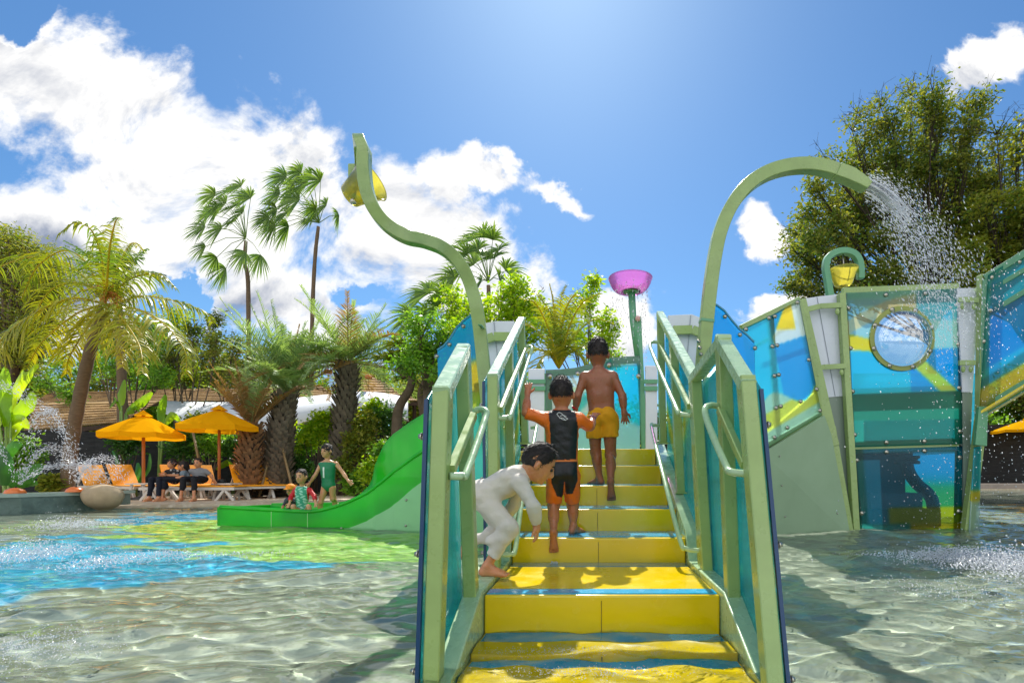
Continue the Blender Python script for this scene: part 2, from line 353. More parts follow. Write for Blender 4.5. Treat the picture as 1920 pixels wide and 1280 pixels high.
# water: a real rippled surface
wm = bpy.data.materials.new('pool water'); wm.use_nodes = True; N = NT(wm.node_tree)
g = N.n('ShaderNodeBsdfGlass', None, Color=(.91, .95, .92, 1), Roughness=0.0, IOR=1.33)
N.n('ShaderNodeOutputMaterial', None, Surface=g.outputs[0])
xs = np.concatenate([np.linspace(-30, -8.2, 40), np.linspace(-8, -3.5, 110), np.linspace(-3.47, 3.47, 230), np.linspace(3.5, 8, 110), np.linspace(8.2, 34, 40)])
ys = np.concatenate([np.linspace(-7, .8, 24), np.linspace(.83, 5, 160), np.linspace(5.03, 12, 190), np.linspace(12.1, 23, 60)])
X, Y = np.meshgrid(xs, ys); Z = np.zeros_like(X); r2 = np.random.default_rng(3)
for i in range(46):
    wl = .10*1.06**i; a = r2.uniform(-.9, .9)+math.pi/2*(1 if i % 3 else 0.75); ph = r2.uniform(0, 7)
    Z += .0027*wl**.5*(lambda q: np.sin(q)+.35*np.sin(2*q+.4))((X*math.cos(a)+Y*math.sin(a))*2*math.pi/wl+ph+1.3*np.sin(X*.9+Y*.5+i))
for cx, cy in ((-6.3, 4.6), (5.5, 3.8), (-3.3, 2.5), (2.2, 3.5)):   # rings spreading from where jets land
    r_ = np.hypot(X-cx, Y-cy); Z += .006*np.sin(r_*17)*np.exp(-r_*.9)
nx, ny = len(xs), len(ys); ii = np.arange((ny-1)*(nx-1)); r0 = ii//(nx-1); c0 = ii % (nx-1); q = r0*nx+c0
wo = struct(from_np('water', np.stack([X, Y, Z], -1).reshape(-1, 3), np.stack([q, q+1, q+nx+1, q+nx], 1), wm, smooth=True, origin=(0, 0, 0)))
wo.cycles.is_caustics_caster = True

deck_pts = [(-45, 7.6), (-12, 8.6), (-10.4, 10.0), (-9.4, 10.9), (-8.3, 11.3), (-7.0, 12.2), (-6.2, 13.2), (-5.0, 15.5), (-2, 18.5), (2, 21.3), (8, 22.2), (45, 22.6), (45, 30), (-45, 30)]
m_ = MB(); m_.plate([(x, y, .06) for x, y in deck_pts], .5, off=.5)
struct(m_.build('pool_deck', stone))
m_ = MB(); m_.plate([(x, y, .09) for x, y in [(-60, 15.6), (-8, 15.4), (-5.5, 17.2), (-2, 20.5), (3, 24.6), (60, 25), (400, 700), (-400, 700)]], .3, off=.3)
struct(m_.build('garden_bed', soil))
m_ = MB(); m_.beam((3.5, 22.5, .17), (45, 22.9, .17), .45, .24)
struct(m_.build('pool_kerb', mat('kerb stone', '#a39488', .6, var=.25, vscale=2), bevel=.02))

# ------------------------------------------------------------------ staircase
SX = .057; HW = .55
nd = [1.68, 2.04, 2.317, 3.148, 3.5, 3.86, 4.22, 4.58]; nz = [-.085, -.018, .166, .324, .482, .64, .80, .96]
stairs = root('play_staircase', (SX, 3.1, 0), 'wide wet yellow staircase with blue tread strips rising out of the pool', 'staircase')
SEAM = mat('dark seam groove', '#6d5b00', .6)  # dark line for the groove down the middle of each riser
BLUEW = mat('wet strip painted reflection', '#5d8690', .2, coat=.5)  # wet landing strip with its blue-grey sky reflection put into the colour
for k in range(8):
    y0, z1 = nd[k], nz[k]; y1 = nd[k+1]+.03 if k < 7 else 4.72; z0 = (nz[k-1]-.05) if k else -.3
    m_ = MB(); m_.box((SX, (y0+y1)/2, (z0+z1)/2), (2*HW, y1-y0, z1-z0))
    st = m_.build('step', [YEL], stairs, bevel=.012, seg=3); st.cycles.is_caustics_receiver = True
    if k:
        m_ = MB(); m_.box((SX-.003, y0-.001, (nz[k-1]+z1-.02)/2), (.0028, .004, z1-nz[k-1]-.03)); m_.build('seam', [SEAM], st)
    w = 2*HW-.02
    def strip(a, b, mi=0):
        m_ = MB(); m_.box((SX, (a+b)/2, z1+.002), (w, b-a, .006), 0); m_.build('tread_strip', [(BLUET, BLUEW)[mi]], st)
    if k == 0: strip(1.975, 2.038)
    elif k == 1: strip(2.19, 2.312)
    elif k == 2: strip(2.335, 2.425); strip(3.03, 3.143, 1)
    elif k < 7: strip(y0+.06, nd[k+1]-.004)
PALE = mat('pale green stringer', '#a9c79c', .25, var=.12, vscale=9, coat=.4, bump=.15, bscale=25)
for s in (-1, 1):
    xi = SX+s*HW+s*.003; xo = xi+s*.085
    prof = [(1.55, -.3), (1.55, -.14), (2.28, .19), (3.08, .195), (3.2, .375), (4.62, 1.0), (4.72, 1.0), (4.72, -.3)]
    m_ = MB(); a = [(xi, y, z) for y, z in prof]; b = [(xo, y, z) for y, z in prof]; k = len(prof)
    f = [tuple(range(k)), tuple(range(k, 2*k))[::-1]]+[(i, k+i, k+(i+1) % k, (i+1) % k) for i in range(k)]
    if s > 0: f = [x[::-1] for x in f]
    m_.add(a+b, f); m_.build('stringer', [PALE], stairs, bevel=.008)

# ------------------------------------------------------------------ coloured panels
BLU = (.01, .42, .78); TEAL = (.10, .66, .66); YELC = (.95, .78, .05); PGR = (.55, .8, .45); CLR = (.72, .86, .84); AQ = (.02, .62, .82); DGR = (.03, .35, .25); YGR = (.62, .72, .12)
SHEET = tinted('tinted sheet', attr=True, diff=.3)
SHEETC = tinted('clear tinted sheet', attr=True, diff=.07); SHEETG = tinted('glowing tinted sheet', attr=True, diff=.7)
def panel(name, tops, bots, cf, parent, nv=40, th=.008, nu=60, off=(0, 0, 0), hole=None, sheet=None):
    """see-through sheet ruled between two curves of world points; cf(u, v) -> colour, v = 0 at the bottom"""
    def resample(p, n):
        p = [np.array(q) for q in p]; L = [0]
        for i in range(1, len(p)): L.append(L[-1]+np.linalg.norm(p[i]-p[i-1]))
        t = np.linspace(0, L[-1], n); return np.stack([np.interp(t, L, [q[k] for q in p]) for k in range(3)], 1)
    T = resample(tops, nu); B = resample(bots, nu); v = np.linspace(0, 1, nv)[:, None, None]
    G = B[None]*(1-v)+T[None]*v+np.array(off); cols = np.array([[cf(i/(nu-1), j/(nv-1)) for i in range(nu)] for j in range(nv)])
    cols = np.power(cols, .62)
    for _ in range(2): cols[1:-1, 1:-1] = (cols[1:-1, 1:-1]*4+cols[:-2, 1:-1]+cols[2:, 1:-1]+cols[1:-1, :-2]+cols[1:-1, 2:])/8
    ii = np.arange((nv-1)*(nu-1)); q = (ii//(nu-1))*nu+ii % (nu-1)
    F_ = np.stack([q, q+1, q+nu+1, q+nu], 1)
    if hole: cen = G.reshape(-1, 3)[F_].mean(1); F_ = F_[np.linalg.norm(cen-np.array(hole[0]), axis=1) > hole[1]]
    o = from_np(name, G.reshape(-1, 3), F_, sheet or SHEET, parent, smooth=True, colors=cols.reshape(-1, 3))
    md = o.modifiers.new('solid', 'SOLIDIFY'); md.thickness = th; md.offset = 0
    return o
_bm = {}
def bolts(parent, pts, r=.012, nrm=(0, -1, 0), name='bolt'):
    """each bolt is a part of its own; equal ones share their mesh"""
    base = world_loc(parent); key = (round(r, 4), tuple(nrm))
    for p in pts:
        if key not in _bm:
            m_ = MB(); m_.lathe(Vector((0, 0, 0)), [(r*1.5, 0), (r*1.5, .004), (r, .007), (r*.9, .012), (.001, .014)], 8, axis=nrm)
            o = m_.build(name, [STEEL], None, smooth=True, origin=(0, 0, 0)); _bm[key] = o.data
        else:
            o = bpy.data.objects.new(name, _bm[key]); scene.collection.objects.link(o)
        o.parent = parent; o.location = Vector(p)-base

# ------------------------------------------------------------------ railings
def railing(label, posts, pipes, bars, side, cf, low=None, extra_bolts=True):
    """posts: [(top point, bottom point)], pipes / bars: lists of point lists"""
    r_ = root('stair_railing', posts[0][1], label, 'railing', 'railings along the yellow staircase')
    tops = [t for t, b in posts]
    for t, b in posts:
        m_ = MB(); m_.beam(b, t-Vector((0, 0, .012)), .058, .07, up=(0, 1, 0), cham=.004); po = m_.build('post', [GREEN], r_, auto=40, smooth=True)
        for f in (.22, .52, .8): c = b.lerp(t, f); m_ = MB(); m_.box((c.x+side*.027, c.y+.034, c.z), (.016, .012, .045)); m_.build('clip', [BLK0], po)
        if b.z > .1: m_ = MB(); m_.box((b.x, b.y, b.z+.006), (.085, .10, .012)); m_.build('flange', [GREEN], po)
    for i in range(len(tops)-1):
        a, b = tops[i], tops[i+1]; d = (b-a).normalized()
        m_ = MB(); m_.beam(a-d*.034-Vector((0, 0, .024)), b+d*.034-Vector((0, 0, .024)), .0605, .052, cham=.005); m_.build('top_beam', [PALE], r_, auto=40, smooth=True)
    for p in pipes:
        m_ = MB(); m_.tube(catmull(p, 6), .0145, 12); m_.build('handrail', [PALE], r_, smooth=True)
    for a, b in bars:
        m_ = MB(); m_.beam(a, b, .03, .035, cham=.003); m_.build('mid_bar', [GREEN], r_, auto=40, smooth=True)
    o = Vector((side*.048, 0, 0)); T = [t+o-Vector((0, 0, .04)) for t in tops]; B = [b+o for t, b in posts]
    if low: B = [Vector((b.x, b.y, z)) for b, z in zip(B, low)]
    T[0] = T[0]+Vector((0, -.035, -.02)); B[0] = B[0]+Vector((0, -.035, 0)); T[-1] = T[-1]+Vector((0, .03, 0)); B[-1] = B[-1]+Vector((0, .03, 0))
    pn = panel('side_panel', T, B, cf, r_)
    m_ = MB(); m_.beam(B[0], T[0], .014, .016, up=(0, 1, 0)); m_.build('panel_edge', [NAVY], r_)
    pts = []
    for t, b in zip(T, B):
        for f in (.12, .5, .88): pts.append(t*(1-f)+b*f+Vector((side*.012, 0, 0)))
    bolts(r_, pts, .009, (side, 0, 0))
    return r_
BLK0 = mat('black clip', '#15181a', .5)
def cf_teal(u, v): return TEAL if v > .25 else (.07, .58, .60)
def cf_up(u, v):
    w = .5+.28*math.sin(u*5+.6)
    if abs(v-w) < .07: return YELC if u > .45 else PGR
    return AQ if v > w else TEAL
railing('left near railing of the stairs, standing alone with a gap behind it',
        [(P(831, 720, 1.8), P(812, 1290, 1.8)), (P(868, 648, 2.28), P(884, 1132, 2.28))],
        [[P(889, 771, 2.28), P(901, 767, 2.28), P(912, 772, 2.26), P(908, 790, 2.2), P(876, 882, 1.87), P(866, 892, 1.83), P(843, 892, 1.8)]],
        [(P(888, 778, 2.27), P(846, 880, 1.82))], -1, cf_teal, low=[-.1, -.05])
railing('left upper railing of the stairs, beside the tall S-shaped pole',
        [(P(925, 698, 2.85), P(928, 1075, 2.85)), (P(954, 642, 3.6), P(958, 935, 3.6)), (P(977, 596, 4.4), P(985, 832, 4.4))],
        [[P(986, 650, 4.4), P(993, 649, 4.4), P(997, 654, 4.36), P(988, 683, 4.1), P(960, 770, 3.0), P(952, 782, 2.9), P(917, 783, 2.85)],
         [P(996, 802, 4.4), P(1004, 801, 4.38), P(1005, 806, 4.3), P(981, 925, 3.3), P(967, 1025, 2.9), P(958, 1038, 2.85), P(936, 1039, 2.85)]],
        [(P(984, 655, 4.38), P(938, 768, 2.88))], -1, cf_up, low=[.15, .45, .9])
railing('right near railing of the stairs, with a peaked top beam joining the upper railing',
        [(P(1398, 704, 1.95), P(1450, 1300, 1.68)), (P(1355, 632, 2.25), P(1374, 1135, 2.28)), (P(1303, 702, 2.80), P(1325, 1075, 2.80))],
        [[P(1346, 761, 2.27), P(1332, 760, 2.25), P(1322, 768, 2.2), P(1330, 800, 2.13), P(1361, 872, 1.98), P(1371, 884, 1.93), P(1400, 888, 1.9)]],
        [(P(1350, 768, 2.25), P(1397, 872, 1.93))], 1, cf_teal, low=[-.1, -.05, .1])
railing('right upper railing of the stairs, climbing to the foot of the green arch',
        [(P(1301, 699, 2.90), P(1320, 1070, 2.90)), (P(1262, 628, 3.7), P(1276, 925, 3.7)), (P(1238, 585, 4.4), P(1243, 832, 4.4))],
        [[P(1235, 642, 4.4), P(1224, 641, 4.4), P(1219, 647, 4.35), P(1226, 668, 4.1), P(1266, 760, 3.05), P(1275, 775, 2.95), P(1297, 779, 2.9)],
         [P(1235, 798, 4.4), P(1226, 797, 4.38), P(1222, 802, 4.32), P(1246, 900, 3.35), P(1275, 1012, 2.95), P(1287, 1028, 2.9), P(1315, 1032, 2.88)]],
        [(P(1237, 645, 4.38), P(1293, 762, 2.92))], 1, cf_up, low=[.15, .45, .9])

# ------------------------------------------------------------------ upper platform with its back panel
plat = root('play_platform', (SX, 5.4, 0), 'platform at the head of the yellow stairs with a wavy blue back panel', 'platform')
m_ = MB(); m_.box((SX+.02, 5.5, .90), (1.5, 1.58, .09)); m_.build('platform_deck', [YEL], plat, bevel=.01)
for x, y in ((-.62, 4.78), (-.62, 6.2), (.72, 4.78), (.72, 6.2)): m_ = MB(); m_.box((x, y, .28), (.1, .1, 1.14)); m_.build('support', [GREEN], plat)
D = 5.85
tp = [P(1023, 693, D), P(1050, 692, D), P(1080, 689, D), P(1110, 681, D), P(1140, 672, D), P(1170, 668, D), P(1200, 667, D)]
bt = [P(1023, 845, D), P(1200, 845, D)]
def cf_back(u, v):
    if u > .62 and v > .42+.5*(u-.62)*-.8 and v < .9: return AQ
    w = .1+1.2*u
    if abs(v-w) < .08 and u < .7: return TEAL
    return CLR if v > .45 else (.35, .75, .8)
panel('back_panel', tp, bt, cf_back, plat)
m_ = MB()
for i in range(len(tp)-1): m_.beam(tp[i]+Vector((0, .02, -.04)), tp[i+1]+Vector((0, .02, -.04)), .03, .08, up=(0, 0, 1))
m_.beam(bt[0]+Vector((.03, .02, 0)), tp[0]+Vector((.03, .02, -.04)), .09, .03, up=(0, 1, 0)); m_.build('panel_frame', [GREEN2], plat)
bolts(plat, [P(1031, 705, D-.02), P(1083, 700, D-.02), P(1142, 684, D-.02), P(1197, 705, D-.02)], .02)
for x0, x1, t, b in ((991, 1022, 692, 850), (1210, 1232, 686, 850)):
    m_ = MB(); m_.plate([P(x0, b, D+.03), P(x1, b, D+.03), P(x1, t, D+.03), P(x0, t, D+.03)], .05); c = m_.build('white_column', [WHITE], plat, bevel=.006)
    m_ = MB(); m_.beam(P(x0-2, 715, D-.02), P(x1+1, 715, D-.02), .02, .045); m_.build('bracket', [GREEN2], c)
    m_ = MB(); m_.beam(P(x0-2, 728, D-.01), P(x1+1, 728, D-.01), .02, .05); m_.build('bracket', [GREEN2], c)
# white corner shields either side of the platform
for lab, poly, br, seam in (('white angular corner shield left of the platform, behind the left upper railing', [(909, 607), (930, 603), (965, 603), (975, 720), (925, 722)], [(899, 640), (926, 631), (965, 631)], [(926, 603), (938, 722)]),
                            ('white angular corner shield right of the platform, beside the green arch', [(1252, 592), (1297, 590), (1312, 596), (1302, 720), (1262, 720)], [(1262, 619), (1298, 618), (1322, 627)], [(1295, 591), (1284, 720)])):
    sh = root('corner_shield', P(poly[0][0], 888, 4.95), lab, 'shield', 'white corner shields')
    m_ = MB(); m_.plate([P(x, y, 4.95) for x, y in poly], .04); m_.build('white_panel', [WHITE], sh, bevel=.005)
    m_ = MB(); m_.beam(P(*seam[0], 4.925), P(*seam[1], 4.925), .006, .004, up=(0, 1, 0)); m_.build('fold_line', [mat('seam grey', '#8f96a3', .5)], sh)
    m_ = MB()
    for i in range(2): m_.beam(P(*br[i], 4.88), P(*br[i+1], 4.88), .03, .085)
    m_.build('bracket', [GREEN], sh, bevel=.004)
    m_ = MB(); m_.beam(P(poly[0][0]+25, 720, 5.0), P(poly[0][0]+25, 880, 5.0), .08, .08, up=(0, 1, 0)); m_.build('leg', [GREEN], sh)
# wavy blue side shields
def cf_wl(u, v):
    if u > .55 and .44 < v < .72 and v < .44+.9*(u-.45): return YELC
    if v < .42: return TEAL
    return BLU if v > .7 else AQ
def shield(lab, tops, bots, cf, edge_side, D1, D2):
    s = root('wave_shield', P(bots[0][0], 888, D1), lab, 'shield', 'wavy blue side shields')
    n = len(tops); T = [P(x, y, D1+(D2-D1)*i/(n-1)) for i, (x, y) in enumerate(tops)]; B = [P(x, y, D1+(D2-D1)*i/(len(bots)-1)) for i, (x, y) in enumerate(bots)]
    panel('blue_sheet', T, B, cf, s)
    k = -1 if edge_side > 0 else 0
    m_ = MB(); m_.beam(B[k], T[k], .016, .02, up=(0, 1, 0)); m_.build('panel_edge', [NAVY], s)
    m_ = MB()
    for i in range(n-1): m_.beam(T[i], T[i+1], .012, .014)
    m_.build('rim', [mat('blue rim', '#0f7f9c', .25, coat=.3)], s)
    bolts(s, [T[i]+Vector((0, -.02, -.06)) for i in range(0, n, 2)], .014)
    return s
shield('wavy blue shield with a yellow patch left of the stairs', [(820, 656), (832, 648), (844, 634), (856, 614), (870, 600), (882, 591), (891, 588)], [(826, 905), (918, 905)], cf_wl, 1, 4.3, 4.35)
def cf_wr(u, v):
    if v < .4: return TEAL
    if u > .7 and v < .75: return CLR
    return BLU if v > .72 else AQ
shield('wavy blue shield right of the arch, sloping down behind the right near railing', [(1330, 569), (1343, 571), (1358, 582), (1372, 600), (1386, 616), (1400, 627), (1414, 641)], [(1300, 900), (1420, 900)], cf_wr, -1, 4.35, 4.45)

# ------------------------------------------------------------------ water features on poles
sp_ = root('spout_pole', P(925, 888, 4.25), 'tall S-shaped green pole curling over at its top, left of the stairs', 'spout pole')
pts = [P(928, 890, 4.3), P(917, 780, 4.3), P(905, 665, 4.28), P(899, 612, 4.25), P(893, 575, 4.22), P(884, 540, 4.2), P(870, 507, 4.15), P(850, 481, 4.1), P(825, 463, 4.0), P(795, 452, 3.9), P(765, 445, 3.8), P(738, 431, 3.75), P(714, 410, 3.7), P(697, 383, 3.66), P(687, 352, 3.64), P(683, 318, 3.62), P(683, 290, 3.62)]
m_ = MB(); q = catmull(pts, 5)
m_.rect_sweep(q, [.115-.03*i/len(q) for i in range(len(q))], .09, (0.1, -1, 0))
m_.build('pole', [GREEN], sp_, bevel=.008)
hook = [Vector((P(683, 0, 3.62).x+(P(666, 0, 4.1).x-P(683, 0, 3.62).x)*t, 3.86-.24*math.cos(math.pi*t), P(0, 282, 3.62).z+.16*math.sin(math.pi*t)**.8)) for t in [i/14 for i in range(15)]]+[P(666, 312, 4.1)]
hook = [P(683, 300, 3.62)]+hook
m_ = MB(); m_.rect_sweep(hook, .085, .083, (1, 0, 0)); m_.build('hook', [GREEN], sp_, bevel=.008)
m_ = MB(); m_.beam(P(899, 612, 4.17), P(906, 613, 4.17), .12, .006); m_.build('joint', [GREEN2], sp_)
YT = tinted('yellow bucket plastic', (1.0, .93, .30, 1), diff=.5, gloss=.8)
PT = tinted('magenta bowl plastic', (.95, .50, .90, 1), diff=.42, gloss=.8)
def bucket(label, c, prof, mat_, axis=(0, 0, 1), name='tipping_bucket', n=28):
    b = root(name, c, label, 'bucket')
    m_ = MB(); m_.lathe(c, prof, n, axis=axis); o = m_.build('bowl', [mat_], b, smooth=True)
    md = o.modifiers.new('solid', 'SOLIDIFY'); md.thickness = .012
    return b
b1 = bucket('large clear yellow bucket tipped sideways behind the S-shaped pole', P(676, 354, 4.08), [(.01, -.13), (.07, -.128), (.09, -.115), (.115, .0), (.15, .11), (.162, .12)], YT, axis=(.75, -.25, .30))
m_ = MB(); m_.tube([P(668, 312, 4.08), P(668, 352, 4.05), P(664, 372, 4.05)], .008, 6); m_.tube([P(668, 330, 4.05), P(676, 346, 4.05), P(682, 352, 4.05)], .006, 6); m_.ball(P(662, 378, 4.0), .025); m_.build('hanger', [STEEL], b1, smooth=True)

ar = root('spout_arch', P(1313, 888, 4.3), 'tall green arch pole bending right and pouring water from its end', 'spout pole')
pts = [P(1303, 890, 4.4), P(1312, 760, 4.4), P(1319, 660, 4.38), P(1325, 600, 4.36), P(1332, 535, 4.34), P(1340, 480, 4.32), P(1350, 435, 4.3), P(1368, 392, 4.3), P(1395, 355, 4.3), P(1430, 329, 4.3), P(1470, 315, 4.3), P(1512, 311, 4.3), P(1552, 317, 4.3), P(1590, 331, 4.28)]
q = catmull(pts, 5); m_ = MB(); m_.rect_sweep(q, .112, .09, (0.05, -1, 0)); m_.build('pole', [GREEN], ar, bevel=.008)
m_ = MB(); m_.rect_sweep([P(1568, 322, 4.28), P(1590, 330, 4.27), P(1608, 340, 4.25), P(1626, 352, 4.24)], [.118, .118, .10, .07], .094, (0.05, -1, 0)); m_.build('spout_cap', [GREEN], ar, bevel=.006)
m_ = MB(); m_.rect_sweep([P(1324.5, 605, 4.36), P(1325, 600, 4.36)], .118, .096, (0.05, -1, 0)); m_.build('joint', [GREEN2], ar)
bolts(ar, [P(1310+2*i % 9, 640+12*i, 4.31) for i in range(4)], .012)

bw = root('flower_bowl_post', P(1209, 888, 5.9), 'green post carrying a magenta bowl, behind the platform', 'water feature')
m_ = MB(); m_.tube([P(1184, 542, 5.9), P(1187, 600, 5.9), P(1197, 672, 5.9)], .042, 12); m_.build('upper_pole', [GREEN2], bw, smooth=True)
m_ = MB(); m_.beam(P(1209, 860, 5.9), P(1196, 595, 5.9), .072, .072, up=(0, 1, 0)); m_.build('post', [GREEN2], bw, bevel=.006)
m_ = MB(); m_.ball(P(1196, 597, 5.84), .035); m_.build('clamp', [mat('pink clamp', '#d3a5a0', .4)], bw, smooth=True)
m_ = MB(); cb = P(1182, 548, 5.9); m_.lathe(cb, [(.10, 0), (.14, .004), (.18, .02), (.215, .055), (.24, .10), (.25, .135), (.262, .155), (.262, .165), (.252, .168)], 36); o = m_.build('bowl', [PT], bw, smooth=True)
md = o.modifiers.new('solid', 'SOLIDIFY'); md.thickness = .008
m_ = MB(); m_.lathe(P(1184, 546, 5.9), [(.001, -.02), (.10, -.01), (.11, .015), (.08, .03), (.001, .035)], 20); m_.build('bowl_base', [GREEN2], bw, smooth=True)

cn = root('cane_pole', P(1552, 888, 7.2), 'small green cane-shaped pole on the porthole tower', 'spout pole')
q = catmull([P(1557, 560, 7.2), P(1551, 520, 7.2), P(1548, 500, 7.2), P(1552, 484, 7.2), P(1564, 475, 7.2), P(1582, 471, 7.2), P(1600, 476, 7.2), P(1610, 488, 7.2), P(1613, 505, 7.2), P(1613, 523, 7.2)], 6)
m_ = MB(); m_.rect_sweep(q, .09, .09, (0, -1, 0)); m_.build('pole', [GREEN2], cn, bevel=.01)
b2 = bucket('small clear yellow bucket hanging under the cane-shaped pole', P(1581, 536, 7.2), [(.02, 0), (.10, 0), (.125, .03), (.165, .16), (.195, .23), (.205, .24)], YT)
m_ = MB(); m_.tube([P(1581, 476, 7.2), P(1582, 500, 7.2), P(1581, 515, 7.2)], .008, 6); m_.tube([P(1560, 511, 7.2), P(1602, 511, 7.2)], .007, 6); m_.build('hanger', [STEEL], b2, smooth=True)
# ------------------------------------------------------------------ porthole tower on the right
tw = root('porthole_tower', P(1700, 888, 6.7), 'blue and green play tower with a round bubble window, in the pool', 'play tower')
D = 6.65
def quadpts(l, D=D): return [P(x, y, D) for x, y in l]
TL, TR, MR, ML, BR, BL = P(1583, 549, D), P(1800, 541, D), P(1806, 832, D), P(1597, 838, D), P(1803, 1000, D), P(1612, 1003, D)
def cf_port(u, v):
    # swirl bands of the sheet: pale top, yellow ribbon from the left and to the lower right, blue below
    if v < .34: return (.04, .50, .42)
    if .50 < u and abs((v-.36)-(.86-u)*.72) < .055 and v < .62: return YGR
    if u < .42 and abs(v-(.69-.18*u)) < .04-.05*u+.01: return YELC
    if u < .62 and abs(v-(.77+.32*math.sin(u*2.4)*.5)) < .045: return (.85, .78, .45)
    if v > .62: return (.45, .78, .76) if (u < .62 and v > .72) else ((.15, .62, .72) if v > .8 else (.4, .75, .68))
    return AQ if u < .55 else BLU
panel('upper_sheet', [TL, TR], [ML, MR], cf_port, tw, nv=110, nu=110, hole=(P(1690, 635, D), .385))
def cf_low(u, v):
    if v < .13: return YELC if u > .5 else TEAL
    if v < .32 and u > .3: return YGR
    return (.06, .55, .85) if u > .1 else (.03, .4, .4)
panel('lower_sheet', [ML+Vector((.01, 0, -.03)), MR+Vector((-.01, 0, -.03))], [BL, BR], cf_low, tw, nv=60, nu=60, sheet=SHEETC)
fr_ = [(TL, TR), (ML, MR), (TL, ML), (TR, MR), (ML, BL), (MR, BR)]
for a, b in fr_:
    m_ = MB(); m_.beam(a+Vector((0, .05, 0)), b+Vector((0, .05, 0)), .075, .16 if (a, b) in fr_[:2] else .10, up=(0, 0, 1) if (a, b) in fr_[:2] else (1, 0, 0)); m_.build('frame_bar', [GREEN], tw, bevel=.006)
m_ = MB(); m_.beam(P(1590, 738, D+.12), P(1803, 731, D+.12), .1, .12); m_.build('frame_bar', [GREEN2], tw, bevel=.006)
m_ = MB(); m_.plate([P(1592, 742, D+.35), P(1803, 738, D+.35), P(1803, 785, D+.35), P(1592, 788, D+.35)], .05); m_.build('floor_band', [GREEN2], tw)
c = P(1690, 635, D)
m_ = MB()
for (r0, r1) in ((.372, .432),):
    n = 48; pr = [(r0, -.02), (r1, -.02), (r1, .02), (r0, .02), (r0, -.02)]
    m_.lathe(c+Vector((0, -.005, 0)), pr, n, axis=(0, -1, 0))
pw = m_.build('porthole_ring', [mat('olive ring', '#87932a', .35, coat=.3)], tw, smooth=True, auto=35)
dome = bpy.data.materials.new('clear dome'); dome.use_nodes = True; N = NT(dome.node_tree)
g = N.n('ShaderNodeBsdfGlossy', None, Color=(1, 1, 1, 1), Roughness=.05); t = N.n('ShaderNodeBsdfTransparent', None, Color=(.86, .92, .95, 1))
dff = N.n('ShaderNodeBsdfDiffuse', None, Color=(.8, .9, .95, 1)); lw = N.n('ShaderNodeLayerWeight', None, Blend=.25)
mm = N.n('ShaderNodeMixShader', None, i0=.12, i1=t.outputs[0], i2=dff.outputs[0])
N.n('ShaderNodeOutputMaterial', None, Surface=N.n('ShaderNodeMixShader', None, i0=N.m('MINIMUM', N.m('ADD', N.m('MULTIPLY', lw.outputs[0], 1.5), .22), .9), i1=mm.outputs[0], i2=g.outputs[0]).outputs[0])
m_ = MB(); m_.lathe(c, [(.38*math.cos(R(a)), .22*math.sin(R(a))) for a in range(0, 91, 6)], 40, axis=(-.05, -1, 0)); m_.build('bubble_window', [dome], pw, smooth=True)
bolts(pw, [c+Vector((.405*math.cos(R(a)), -.03, .405*math.sin(R(a)))) for a in (20, 65, 110, 155, 200, 245, 290, 335)], .022)
bl_ = []
for f in (.1, .36, .64, .92):
    bl_ += [TL.lerp(ML, f)+Vector((.045, -.01, 0)), TR.lerp(MR, f)+Vector((-.045, -.01, 0))]
for f in (.36, .7): bl_ += [TL.lerp(TR, f)+Vector((0, -.01, -.05)), ML.lerp(MR, f-.05)+Vector((0, -.01, .05)), ML.lerp(MR, f-.05)+Vector((0, -.01, -.08))]
for f in (.15, .75): bl_ += [ML.lerp(BL, f)+Vector((.05, -.01, 0)), MR.lerp(BR, f)+Vector((-.05, -.01, 0))]
bolts(tw, bl_, .02)
# inside the tower: plumbing and blocks behind the lower sheet, platform floor, rear sheet
BLK = mat('black plumbing', '#0b0f12', .5); DG = mat('dark green block', '#0e3a33', .6)
m_ = MB(); m_.tube(catmull([P(1698, 835, 7.3), P(1702, 878, 7.3), P(1718, 905, 7.3), P(1741, 926, 7.3), P(1750, 950, 7.3), P(1752, 1010, 7.3)], 6), .085, 12); m_.lathe(P(1700, 862, 7.3), [(.01, -.06), (.17, -.06), (.17, -.02), (.13, 0), (.17, .03), (.17, .06), (.01, .06)], 16); m_.build('supply_pipe', [BLK], tw, smooth=True, auto=40)
m_ = MB(); m_.box((P(1640, 0, 7.6).x, 7.6, .55), (.62, .5, 1.2)); m_.box((P(1655, 0, 7.6).x, 7.5, .2), (.75, .5, .5)); m_.box((P(1664, 0, 7.6).x, 7.4, .05), (.95, .5, .34)); m_.build('base_block', [DG], tw)
m_ = MB(); m_.box(((P(1690, 0, 7.5)).x-.1, 7.4, 1.08), (1.45, 1.2, .1)); m_.build('platform_floor', [GREEN2], tw)
panel('rear_sheet', [P(1600, 700, 8.3), P(1830, 700, 8.3)], [P(1600, 990, 8.3), P(1830, 990, 8.3)], lambda u, v: AQ if v > .3 else YGR, tw, nu=8, nv=20, sheet=SHEETG)
